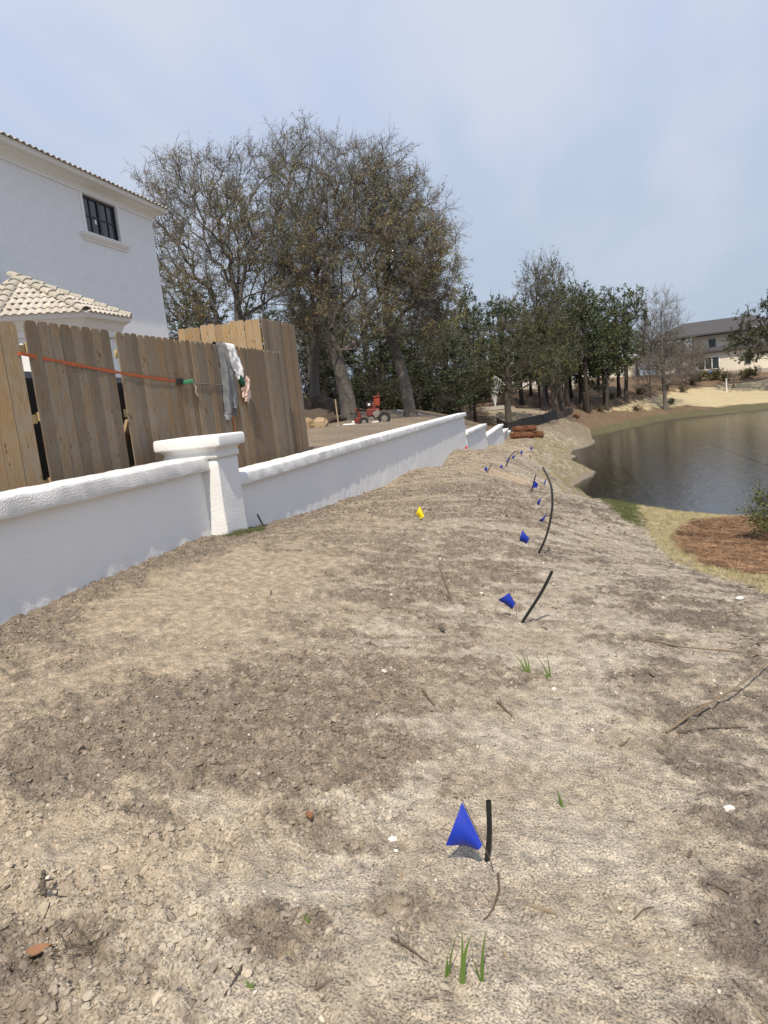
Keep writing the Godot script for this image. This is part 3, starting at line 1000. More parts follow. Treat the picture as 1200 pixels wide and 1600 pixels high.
	r.box(Vector3(0.012, 0, -0.08), Vector3(0.035, 0.075, 0.13), Basis(Vector3.RIGHT, 0.08), 0.008)
	r.rod(Vector3(-0.02, 0.01, -0.12), Vector3(0.05, 0.01, -0.12), 0.018, 0.018, 8)
	part("ratchet", r.mesh(), M.rubber, s)
	var hd := B.new()
	hd.box(Vector3(0.018, -0.012, -0.29), Vector3(0.03, 0.05, 0.29), Basis(Vector3.RIGHT, 0.08), 0.01)
	part("handle", hd.mesh(), mat(Color(0.05, 0.30, 0.12), 0.5), s)
	var cd := B.new()
	cd.rod(Vector3(0.004, -0.03, -0.43), Vector3(0.004, -0.05, -1.35), 0.007, 0.007, 5)
	part("cord", cd.mesh(), mat(Color(0.17, 0.16, 0.15), 0.8), s)
	var tl := B.new()
	tl.tube(PackedVector3Array([Vector3(0.012, -0.03, -0.45), Vector3(0.02, -0.09, -0.49), Vector3(0.015, -0.14, -0.47), Vector3(0.012, -0.2, -0.52)]), PackedFloat32Array([0.008, 0.01, 0.009, 0.011]), 5)
	part("loose_end", tl.mesh(), mat(Color(0.7, 0.66, 0.56), 0.8), s)

	# clothes on the fence
	var cl := thing("grey_sweatshirt", Vector3(-4.73, 1.6, -9.95), "grey heather sweatshirt hanging over the fence by its long sleeves", "clothing")
	var gm := tri_map(mat(Color(0.34, 0.34, 0.345), 0.95), 9.0, tex(gray_image(0.05, 51, 256, 0.55, 1.0)), null, 0.0)
	gm.rim_enabled = true
	gm.rim = 0.3
	part("sleeve", drape([[2.715, -9.85, -10.07], [2.5, -9.875, -10.11], [2.2, -9.865, -10.10], [1.95, -9.84, -10.09], [1.72, -9.80, -10.07], [1.675, -9.785, -10.055]], 0.035, 0.03, 1.0), gm, cl, Transform3D(Basis.IDENTITY, -cl.position))
	part("cuff", drape([[1.68, -9.80, -10.045], [1.64, -9.80, -10.04], [1.60, -9.81, -10.035]], 0.03, 0.012, 3.0), mat(Color(0.29, 0.29, 0.295), 0.95), cl, Transform3D(Basis.IDENTITY, -cl.position))
	part("sleeve", drape([[2.715, -10.02, -10.2], [2.45, -10.04, -10.27], [2.2, -10.05, -10.33], [1.95, -10.07, -10.34], [1.76, -10.08, -10.30]], 0.02, 0.035, 2.0), gm, cl, Transform3D(Basis.IDENTITY, -cl.position))
	part("lining", drape([[2.0, -10.05, -10.3], [1.8, -10.06, -10.27], [1.64, -10.07, -10.22]], 0.008, 0.012, 4.0), mat(Color(0.10, 0.10, 0.105), 0.95), cl, Transform3D(Basis.IDENTITY, -cl.position))
	var ws := thing("white_shirt", Vector3(-4.73, 2.2, -10.35), "crumpled white shirt hung over the fence beside the grey sweatshirt", "clothing")
	part("body", drape([[2.725, -10.13, -10.46], [2.6, -10.17, -10.52], [2.45, -10.24, -10.57], [2.35, -10.33, -10.585], [2.25, -10.38, -10.58], [2.19, -10.44, -10.50]], 0.05, 0.05, 6.0), mat(Color(0.82, 0.82, 0.83), 0.9), ws, Transform3D(Basis.IDENTITY, -ws.position))
	var bg := thing("plastic_bag", Vector3(-4.68, 1.9, -10.58), "pinkish clear plastic bag with a dark green bottle hanging below the white shirt", "bag")
	var bag := B.new()
	bag.blob(Vector3(0, 0.1, 0.0), Vector3(0.045, 0.15, 0.125), noise(1.4, 61, 3), 0.75, 14, 18)
	var bm := mat(Color(0.62, 0.45, 0.37), 0.3)
	part("bag", bag.mesh(), bm, bg)
	var tie := B.new()
	tie.blob(Vector3(0.01, 0.25, -0.1), Vector3(0.03, 0.08, 0.05), noise(1.7, 62, 3), 0.8, 8, 10)
	part("knot", tie.mesh(), bm, bg)
	var bo := B.new()
	bo.lathe([Vector2(0, -0.09), Vector2(0.04, -0.085), Vector2(0.042, 0.03), Vector2(0.018, 0.075), Vector2(0.018, 0.1), Vector2(0, 0.1)], Vector3(0.0, 0.26, 0.1), 12, Basis(Vector3.RIGHT, 0.3))
	part("bottle", bo.mesh(true), mat(Color(0.01, 0.06, 0.035), 0.2), bg)
	var st := B.new()
	st.rod(Vector3.ZERO, Vector3(0, -0.5, -0.035), 0.012, 0.012, 6)
	solo("orange_cord", st.mesh(), mat(Color(0.5, 0.16, 0.05), 0.7), "orange cord hanging down the fence below the grey sleeves", "cord", "", Vector3(-4.725, 1.66, -10.06))

func drape(rows: Array, bulge: float, fold: float, seed_: float) -> ArrayMesh:   # cloth hung on the fence: rows of [height, z left, z right]
	var b := B.new()
	var cols := 18
	var fine: Array = []
	for i in rows.size() - 1:
		for s in 6:
			var f := s / 6.0
			fine.push_back([lerpf(rows[i][0], rows[i + 1][0], f), lerpf(rows[i][1], rows[i + 1][1], f), lerpf(rows[i][2], rows[i + 1][2], f)])
	fine.push_back(rows[rows.size() - 1])
	var g: Array[PackedVector3Array] = []
	var top: float = rows[0][0]
	if top > 2.7:   # over the top and a little way down the back
		for k in 4:
			var row := PackedVector3Array()
			for j in cols + 1:
				var f := float(j) / cols
				var z := lerpf(rows[0][1], rows[0][2], f)
				var y: float = [2.5, 2.66, 2.73, 2.742][k]
				row.push_back(Vector3([-4.80, -4.795, -4.782, -4.757][k], y + 0.008 * sin(f * 15.0 + seed_), z))
			g.push_back(row)
	for i in fine.size():
		var q: Array = fine[i]
		var v := float(i) / (fine.size() - 1)
		var row := PackedVector3Array()
		for j in cols + 1:
			var f := float(j) / cols
			var z := lerpf(q[1], q[2], f)
			var w := sin(PI * f)
			var x := -4.727 + bulge * w * (0.35 + 0.65 * smoothstep(0.0, 0.3, v)) + fold * 0.55 * w * (0.5 + 0.5 * sin(f * 11.0 + v * 2.5 + seed_)) + fold * 0.8 * z_small.get_noise_2d(z * 1.1 + seed_ * 3.0, q[0] * 0.6) + fold * 0.35 * z_fine.get_noise_2d(z + seed_, q[0] * 0.7)
			row.push_back(Vector3(maxf(x, -4.728), q[0] + 0.012 * sin(f * 7.0 + seed_) * v, z))
		g.push_back(row)
	for i in g.size() - 1:
		for j in cols:
			b.quad_out(g[i][j], g[i][j + 1], g[i + 1][j + 1], g[i + 1][j], Vector3(1, 0.2, 0))
	return b.mesh(true)

# ---------------------------------------------------------------- white house at the left
func box_part(called: String, a: Vector3, b: Vector3, mt: Material, parent: Node, ch := 0.0) -> MeshInstance3D:
	var m := B.new()
	m.box((a + b) * 0.5, (b - a).abs(), Basis.IDENTITY, ch)
	return part(called, m.mesh(), mt, parent)
func swept(prof: Array, path: Array, closed := false) -> ArrayMesh:   # profile of [out, up] carried along a level path with mitred corners, out = right of the way
	var b := B.new()
	var m := path.size()
	var g: Array = []
	for i in m:
		var p: Vector3 = path[i]
		var d0: Vector3 = (path[i] - path[maxi(i - 1, 0)])
		var d1: Vector3 = (path[mini(i + 1, m - 1)] - path[i])
		if i == 0: d0 = d1
		if i == m - 1: d1 = d0
		d0 = d0.normalized()
		d1 = d1.normalized()
		var r0 := d0.cross(Vector3.UP)
		var r1 := d1.cross(Vector3.UP)
		var r := (r0 + r1).normalized()
		r /= maxf(r.dot(r0), 0.3)
		var row := PackedVector3Array()
		for q: Array in prof: row.push_back(p + r * q[0] + Vector3.UP * q[1])
		g.push_back(row)
	for i in m - 1:
		var d: Vector3 = (path[i + 1] - path[i]).normalized()
		var r := d.cross(Vector3.UP)
		for j in prof.size() - 1:
			var e := Vector2(prof[j + 1][0] - prof[j][0], prof[j + 1][1] - prof[j][1])
			b.quad_out(g[i][j], g[i + 1][j], g[i + 1][j + 1], g[i][j + 1], r * e.y - Vector3.UP * e.x)
	return b.mesh()
func tile_mesh(w: float, l: float, rise: float) -> ArrayMesh:   # one S-shaped roof tile: x across, z up the slope, y out
	var b := B.new()
	var k := 9
	var pr: Array[Vector2] = []
	for i in k + 1:
		var f := float(i) / k
		pr.push_back(Vector2((f - 0.5) * w, rise * pow(maxf(sin(PI * f), 0.0), 1.4)))
	for i in k:
		var a := pr[i]
		var c := pr[i + 1]
		var lip := 0.03
		b.quad_out(Vector3(a.x, a.y + lip, -l * 0.06), Vector3(c.x, c.y + lip, -l * 0.06), Vector3(c.x, c.y, l), Vector3(a.x, a.y, l), Vector3.UP)
		b.quad_out(Vector3(a.x, a.y + lip, -l * 0.06), Vector3(c.x, c.y + lip, -l * 0.06), Vector3(c.x, c.y + lip - 0.022, -l * 0.06), Vector3(a.x, a.y + lip - 0.022, -l * 0.06), Vector3.FORWARD)
		b.quad_out(Vector3(a.x, a.y + lip - 0.022, -l * 0.06), Vector3(c.x, c.y + lip - 0.022, -l * 0.06), Vector3(c.x, c.y - 0.022, l), Vector3(a.x, a.y - 0.022, l), Vector3.DOWN)
	return b.mesh()
func cap_tile_mesh(r: float, l: float) -> ArrayMesh:   # half-round hip tile along z
	var b := B.new()
	var k := 7
	for i in k:
		var a := PI * i / k
		var c := PI * (i + 1) / k
		var f0 := 1.12
		var f1 := 0.92
		var p0 := Vector2(cos(a), sin(a) * 0.75)
		var p1 := Vector2(cos(c), sin(c) * 0.75)
		var o := Vector3(p0.x + p1.x, p0.y + p1.y, 0)
		b.quad_out(Vector3(p0.x * r * f0, p0.y * r * f0, 0), Vector3(p1.x * r * f0, p1.y * r * f0, 0), Vector3(p1.x * r * f1, p1.y * r * f1, l), Vector3(p0.x * r * f1, p0.y * r * f1, l), o)
		b.quad_out(Vector3(p0.x * r * f0, p0.y * r * f0, 0), Vector3(p1.x * r * f0, p1.y * r * f0, 0), Vector3(p1.x * r * 0.9, p1.y * r * 0.9, 0), Vector3(p0.x * r * 0.9, p0.y * r * 0.9, 0), Vector3.FORWARD)
	return b.mesh()

func make_house() -> void:
	var t := thing("white_house", Vector3(-12, 0.8, -14), "tall white plastered house with a tiled roof edge and one black window", "house")
	var o := Transform3D(Basis.IDENTITY, -t.position)
	var x := -12.0
	var zw0 := -18.05
	var zw1 := -19.63
	var yw0 := 7.0
	var yw1 := 8.04
	var z1 := -21.6
	var b := B.new()
	b.box(Vector3(x - 0.15, (0.6 + yw0) * 0.5, (-2.0 + z1) * 0.5), Vector3(0.3, yw0 - 0.6, -2.0 - z1))
	b.box(Vector3(x - 0.15, (yw0 + yw1) * 0.5, (-2.0 + zw0) * 0.5), Vector3(0.3, yw1 - yw0, -2.0 - zw0))
	b.box(Vector3(x - 0.15, (yw0 + yw1) * 0.5, (zw1 + z1) * 0.5), Vector3(0.3, yw1 - yw0, zw1 - z1))
	b.box(Vector3(x - 0.15, (yw1 + 8.45) * 0.5, (-2.0 + z1) * 0.5), Vector3(0.3, 8.45 - yw1, -2.0 - z1))
	b.box(Vector3(x - 5.15, 4.5, z1 + 0.15), Vector3(9.7, 7.9, 0.3))
	b.box(Vector3(x - 5.15, 4.5, -2.15), Vector3(9.7, 7.9, 0.3))
	part("wall", b.mesh(), M.house_stucco, t, o)
	# cornice and gutter
	var path: Array = [Vector3(x, 8.06, -2.0), Vector3(x, 8.06, z1), Vector3(x - 9, 8.06, z1)]
	path.reverse()
	# walk so that the right-hand side is outside
	var pr: Array = [[0.0, 0.0], [0.035, 0.0], [0.035, 0.06], [0.05, 0.075], [0.06, 0.11], [0.10, 0.14], [0.17, 0.165], [0.24, 0.205], [0.28, 0.21], [0.28, 0.24], [0.0, 0.24]]
	part("cornice", swept(pr, outward(path)), M.trim, t, o)
	var gp: Array = [[0.27, 0.24], [0.34, 0.24], [0.37, 0.26], [0.385, 0.31], [0.41, 0.33], [0.41, 0.36], [0.395, 0.36], [0.39, 0.34], [0.29, 0.34], [0.27, 0.3]]
	part("gutter", swept(gp, outward(path)), M.gutter, t, o)
	# roof slab with eave tiles
	var rf := B.new()
	var ey := 8.385
	var rx := -11.62
	rf.quad_out(Vector3(rx, ey, 0), Vector3(rx, ey, z1 - 0.4), Vector3(-17, ey + 2.1, z1 + 5.0), Vector3(-17, ey + 2.1, 0), Vector3.UP)
	rf.quad_out(Vector3(rx, ey, z1 - 0.4), Vector3(-17, ey + 2.1, z1 + 5.0), Vector3(-22.4, ey, z1 - 0.4), Vector3(-22.4, ey, z1 - 0.4), Vector3.FORWARD)
	rf.quad_out(Vector3(-22.4, ey, 0), Vector3(-22.4, ey, z1 - 0.4), Vector3(-17, ey + 2.1, z1 + 5.0), Vector3(-17, ey + 2.1, 0), Vector3.UP)
	var roof := part("roof", rf.mesh(), M.tile_cap, t, o)
	var tm := tile_mesh(0.205, 0.36, 0.045)
	var sl := atan2(2.1, 5.38)
	for r in 2:
		var z := -3.0
		while z > z1 - 0.38:
			var bs := Basis(Vector3(0, 0, -1), Vector3(sin(sl), cos(sl), 0), Vector3(-cos(sl), sin(sl), 0))
			part("roof_tile", tm, M.tile if rng.randf() < 0.6 else M.tile_cap, roof, Transform3D(bs, Vector3(rx + 0.05 - cos(sl) * 0.34 * r, ey + 0.01 + sin(sl) * 0.34 * r, z)))
			z -= 0.207
	# window
	var wn := Node3D.new()
	wn.name = "window"
	t.add_child(wn, true)
	wn.transform = o
	var fr := B.new()
	var fx := x - 0.09
	fr.box(Vector3(fx, yw1 - 0.03, (zw0 + zw1) * 0.5), Vector3(0.07, 0.06, zw0 - zw1), Basis.IDENTITY, 0.004)
	fr.box(Vector3(fx, yw0 + 0.03, (zw0 + zw1) * 0.5), Vector3(0.07, 0.06, zw0 - zw1), Basis.IDENTITY, 0.004)
	for z: float in [zw0 - 0.03, (zw0 + zw1) * 0.5, zw1 + 0.03]:
		fr.box(Vector3(fx, (yw0 + yw1) * 0.5, z), Vector3(0.068, yw1 - yw0 - 0.12, 0.06 if absf(z - (zw0 + zw1) * 0.5) > 0.1 else 0.1), Basis.IDENTITY, 0.004)
	part("frame", fr.mesh(), M.black_metal, wn)
	var mid := (zw0 + zw1) * 0.5
	for s: float in [1.0, -1.0]:
		var c := mid + s * 0.395
		box_part("muntin", Vector3(fx - 0.02, yw0 + 0.06, c - 0.014), Vector3(fx + 0.02, yw1 - 0.06, c + 0.014), M.black_metal, wn)
		for k: float in [-1.0, 1.0]:
			var c2 := c + k * 0.178
			box_part("muntin", Vector3(fx - 0.02, (yw0 + yw1) * 0.5 - 0.014, c2 - 0.163), Vector3(fx + 0.02, (yw0 + yw1) * 0.5 + 0.014, c2 + 0.163), M.black_metal, wn)
			for j: float in [-1.0, 1.0]:
				var cy := (yw0 + yw1) * 0.5 + j * 0.237
				box_part("pane", Vector3(fx - 0.012, cy - 0.222, c2 - 0.162), Vector3(fx - 0.006, cy + 0.222, c2 + 0.162), M.glass, wn)
	box_part("sticker", Vector3(fx - 0.005, 7.36, -18.62), Vector3(fx - 0.002, 7.48, -18.70), M.white_plastic, wn)
	box_part("blind", Vector3(x - 0.32, yw0 - 0.1, zw0 + 0.1), Vector3(x - 0.31, yw1 + 0.1, zw1 - 0.1), mat(Color(0.12, 0.125, 0.12), 0.9), wn)
	var tr := B.new()
	for s: float in [zw0 + 0.06, zw1 - 0.06]: tr.box(Vector3(x + 0.012, (yw0 + yw1) * 0.5 + 0.03, s), Vector3(0.03, yw1 - yw0 + 0.1, 0.12), Basis.IDENTITY, 0.006)
	part("trim", tr.mesh(), M.trim, wn)
	var sp: Array = [[0.0, -0.21], [0.03, -0.21], [0.035, -0.17], [0.06, -0.15], [0.10, -0.10], [0.115, -0.09], [0.115, -0.05], [0.13, -0.045], [0.13, -0.01], [0.12, 0.0], [0.0, 0.0]]
	part("sill", swept(sp, outward([Vector3(x - 0.1, 7.0, zw1 - 0.2), Vector3(x, 7.0, zw1 - 0.2), Vector3(x, 7.0, zw0 + 0.2), Vector3(x - 0.1, 7.0, zw0 + 0.2)])), M.trim, wn)
func outward(path: Array) -> Array:   # turn a path so that its right-hand side is outside (towards +x for a run along z)
	var a: Vector3 = path[0]
	var b: Vector3 = path[path.size() - 1]
	var mid: Vector3 = path[path.size() / 2]
	var cen := (a + b) * 0.5
	for i in path.size() - 1:
		var d: Vector3 = path[i + 1] - path[i]
		if absf(d.z) > 0.5:
			if d.cross(Vector3.UP).x < 0.0: path.reverse()
			break
	return path

func make_bay() -> void:
	var t := thing("house_bay", Vector3(-11.1, 0.8, -14.2), "single-storey bay of the white house with a pale tiled hip roof and white gutter", "house bay")
	var o := Transform3D(Basis.IDENTITY, -t.position)
	var ey := 4.1
	var e: Array[Vector3] = [Vector3(-12.6, ey, -12.35), Vector3(-10.72, ey, -12.5), Vector3(-9.3, ey, -13.47), Vector3(-9.24, ey, -14.98), Vector3(-10.4, ey, -16.0), Vector3(-12.0, ey, -16.0)]
	var apex := Vector3(-11.2, 5.1, -14.0)
	var wl := B.new()
	var cen := Vector3(-11.3, ey, -14.2)
	for i in e.size() - 1:
		var a := cen + (e[i] - cen) * 0.86
		var b := cen + (e[i + 1] - cen) * 0.86
		var out := ((a + b) * 0.5 - cen)
		wl.quad_out(Vector3(a.x, 0.6, a.z), Vector3(b.x, 0.6, b.z), Vector3(b.x, ey - 0.1, b.z), Vector3(a.x, ey - 0.1, a.z), out)
	part("wall", wl.mesh(), M.house_stucco, t, o)
	var path: Array = []
	for p in e: path.push_back(p)
	path.reverse()
	# frieze, soffit and gutter, right-hand side outside
	path = outward(path)
	part("frieze", swept([[-0.27, -0.42], [-0.2, -0.42], [-0.2, -0.3], [-0.17, -0.27], [-0.10, -0.14], [-0.04, -0.12], [-0.04, -0.1], [-0.27, -0.1]], path), M.trim, t, o)
	part("gutter", swept([[-0.06, -0.1], [0.0, -0.1], [0.02, -0.075], [0.035, -0.03], [0.055, -0.015], [0.055, 0.012], [0.04, 0.012], [0.03, 0.0], [-0.06, 0.0]], path), M.gutter, t, o)
	# roof planes
	var rf := B.new()
	for i in e.size() - 1: rf.tri_out(e[i], e[i + 1], apex, Vector3.UP)
	var roof := part("roof", rf.mesh(), M.tile_cap, t, o)
	var tm := tile_mesh(0.166, 0.30, 0.04)
	for i in [0, 1, 2]:
		var a := e[i]
		var b := e[i + 1]
		var u := (b - a).normalized()
		var foot_ := a + u * (apex - a).dot(u)
		var up := (apex - foot_)
		var l := up.length()
		up = up.normalized()
		var nrm := u.cross(up).normalized()
		if nrm.y < 0: nrm = -nrm
		var rows := 7
		var wd := (b - a).length()
		var af := (foot_ - a).length()
		for r in rows:
			var f := float(r) / rows
			var lo := af * f
			var hi := wd - (wd - af) * f
			var cnt := maxi(1, int(round((hi - lo) / 0.166)))
			for k in cnt + 1:
				var s := lo + (k + 0.0) * 0.166 + (0.0 if r % 2 == 0 else 0.0)
				s = lerpf(lo, hi, (k + 0.5) / (cnt + 1))
				if s < lo + 0.02 or s > hi - 0.02: continue
				var q := a + u * s + up * (l * f - 0.05) + nrm * 0.008
				part("roof_tile", tm, [M.tile_pale, M.tile_pale, M.tile][rng.randi() % 3], roof, Transform3D(Basis(nrm.cross(up), nrm, up), q))
	# hip tiles
	var cm := cap_tile_mesh(0.115, 0.34)
	for i in [1, 2, 3]:
		var a := e[i]
		var d := (apex - a)
		var l := d.length()
		d = d.normalized()
		var side := d.cross(Vector3.UP).normalized()
		var k := 0
		while k * 0.27 < l + 0.02:
			part("hip_tile", cm, [M.tile_cap, M.tile_cap, M.tile][rng.randi() % 3], roof, Transform3D(Basis(side, side.cross(d), d) * Basis(Vector3.RIGHT, 0.06), a + d * (k * 0.27 - 0.04) + Vector3.UP * 0.045))
			k += 1
	# windows low in the bay, seen through the gaps of the fence
	var gw := B.new()
	gw.box(Vector3(-9.56, 3.2, -14.2), Vector3(0.05, 0.7, 0.5))
	part("window", gw.mesh(), M.glass, t, o)

# ---------------------------------------------------------------- trees
# A crown is a cloud of points; each point is joined to the nearest twig that is not too far from the root, and boughs thicken with what they carry.
func skeleton(trunk: Array, first: int, pts: PackedVector3Array, balance: float, step: float) -> Dictionary:
	var p := PackedVector3Array()
	var par := PackedInt32Array()
	var ln := PackedFloat32Array()
	for i in trunk.size():
		p.push_back(trunk[i])
		par.push_back(i - 1)
		ln.push_back(0.0 if i == 0 else ln[i - 1] + p[i].distance_to(p[i - 1]))
	var o: Vector3 = trunk[first]
	var order := range(pts.size())
	order.sort_custom(func(a: int, b: int) -> bool: return pts[a].distance_squared_to(o) < pts[b].distance_squared_to(o))
	for k: int in order:
		var t := pts[k]
		var best := first
		var cost := 1e9
		for j in range(first, p.size()):
			var d := t.distance_to(p[j])
			if d > cost: continue
			var c := d + balance * ln[j]
			if c < cost:
				cost = c
				best = j
		var d := t.distance_to(p[best])
		var m := maxi(1, int(d / step))
		var at := best
		var q0 := p[best]
		for s in range(1, m + 1):
			var f := float(s) / m
			var q := q0.lerp(t, f) + Vector3(0, 0.10 * d * sin(PI * f), 0)
			if s < m: q += rv(0.10 * step)
			p.push_back(q)
			par.push_back(at)
			ln.push_back(ln[at] + p[at].distance_to(q))
			at = p.size() - 1
	var cnt := PackedFloat32Array()
	cnt.resize(p.size())
	var kids := PackedInt32Array()
	kids.resize(p.size())
	for i in range(p.size() - 1, 0, -1):
		if kids[i] == 0: cnt[i] = 1.0
		cnt[par[i]] += cnt[i]
		kids[par[i]] += 1
	return {"p": p, "par": par, "cnt": cnt, "kids": kids}
func in_ellipsoids(els: Array, count: int, shell: float) -> PackedVector3Array:   # [centre, radii, share]
	var out := PackedVector3Array()
	var total := 0.0
	for e: Array in els: total += e[2]
	for e: Array in els:
		for k in int(count * e[2] / total):
			var d := rdir() * pow(rng.randf(), shell)
			out.push_back(e[0] + Vector3(d.x * e[1].x, d.y * e[1].y, d.z * e[1].z))
	return out
func leaf_at(b: B, at: Vector3, size: float, asp: float, col: Color) -> void:
	var a := rdir()
	var c := a.cross(rdir()).normalized() * size * asp * 0.5
	a *= size * 0.5
	b.col = col
	var p0 := at - a
	var p1 := at + c
	var p2 := at + a
	var p3 := at - c
	b.tri(p0, p1, p2)
	b.tri(p0, p2, p3)
# spec: trunk, first, els, n, root_r, tip_r, balance, step, bark, twigs, twig_len, sub, leaves (per twig), leaf_size, leaf_asp, leaf_cols, clump (noise that thins leaves), droop
func build_tree(s: Dictionary) -> Array:
	var pts := in_ellipsoids(s.els, s.n, s.get("shell", 0.42))
	var sk := skeleton(s.trunk, s.first, pts, s.balance, s.step)
	var p: PackedVector3Array = sk.p
	var par: PackedInt32Array = sk.par
	var cnt: PackedFloat32Array = sk.cnt
	var ex: float = log(s.root_r / s.tip_r) / log(maxf(cnt[0], 2.0))
	var wood := B.new()
	var z := noise(0.35, 71, 2)
	var rad := PackedFloat32Array()
	for i in p.size(): rad.push_back(s.tip_r * pow(maxf(cnt[i], 1.0), ex))
	var tn: int = s.trunk.size()
	var girth: float = s.get("girth", 1.0)
	for i in tn: rad[i] *= lerpf(girth, 1.0, clampf((i - 1.0) / maxf(s.first + 1.0, 1.0), 0.0, 1.0))
	for i in range(1, p.size()):
		var a := par[i]
		var ra := rad[a]
		if i >= tn: ra = minf(ra, rad[i] * 1.35)
		var r := rad[i]
		var k := 9 if r > 0.15 else (6 if r > 0.05 else (4 if r > 0.02 else 3))
		var c: Color = s.bark * (1.0 + 0.35 * z.get_noise_3dv(p[i]) + rng.randf_range(-0.12, 0.12))
		wood.col = c
		if i < tn and i == 1: ra *= 1.45
		wood.rod(p[a], p[i], ra, r, k, false)
	var tw := wood
	var leaf := B.new()
	var thin := noise(s.get("clump_f", 0.25), 72, 2)
	var cols: Array = s.leaf_cols
	var cen: Vector3 = s.els[0][0]
	for i in range(tn, p.size()):
		if cnt[i] > s.get("bare_above", 7.0): continue
		var out := (p[i] - p[par[i]]).normalized()
		var num: int = s.twigs
		for k in num:
			var d := (out * 0.7 + rdir() * 0.85 + Vector3(0, s.get("lift", 0.25), 0) + (p[i] - cen).normalized() * 0.3).normalized()
			var l: float = s.twig_len * rng.randf_range(0.55, 1.25)
			var st := p[par[i]].lerp(p[i], rng.randf())
			var en := st + d * l
			tw.col = s.bark * rng.randf_range(0.9, 1.4)
			tw.rod(st, en, s.tip_r * 0.8, s.tip_r * 0.45, 3, false)
			for q in int(s.sub):
				var f := rng.randf_range(0.3, 1.0)
				var st2 := st.lerp(en, f)
				var en2 := st2 + (d * 0.8 + rdir() * 0.9 + Vector3(0, s.get("lift", 0.25) * 0.6, 0)).normalized() * l * 0.5
				tw.rod(st2, en2, s.tip_r * 0.5, s.tip_r * 0.3, 3, false)
			var dens := clampf(0.5 + s.get("clump", 1.6) * thin.get_noise_3dv(en), 0.0, 1.0)
			if s.has("bare_top"): dens *= 1.0 - 0.75 * smoothstep(s.bare_top - 4.0, s.bare_top + 4.0, en.y)
			var nl := int(s.leaves * dens * s.get("fill", 1.0) + rng.randf())
			var tone := clampf(0.5 + 0.9 * z.get_noise_3dv(en * 1.6 + Vector3(9, 4, 2)), 0.0, 0.999)
			var cb: Color = cols[int(tone * cols.size())]
			for q in nl:
				var at := st.lerp(en, rng.randf_range(0.2, 1.1)) + rdir() * l * 0.32 * rng.randf()
				leaf_at(leaf, at, s.leaf_size * rng.randf_range(0.7, 1.3), s.leaf_asp, cb * rng.randf_range(0.7, 1.3))
	return [wood, leaf]
func tree(called: String, at: Vector3, s: Dictionary, label: String, group := "") -> Node3D:
	var r := build_tree(s)
	var t := thing(called, at, label, "tree", group)
	part("trunk", r[0].mesh(), M.bark, t)
	if r[1].v.size() > 0: part("crown", r[1].mesh(), M.leaf, t)
	return t
func V(x: float, y: float, z: float) -> Vector3:
	return Vector3(x, y, z)

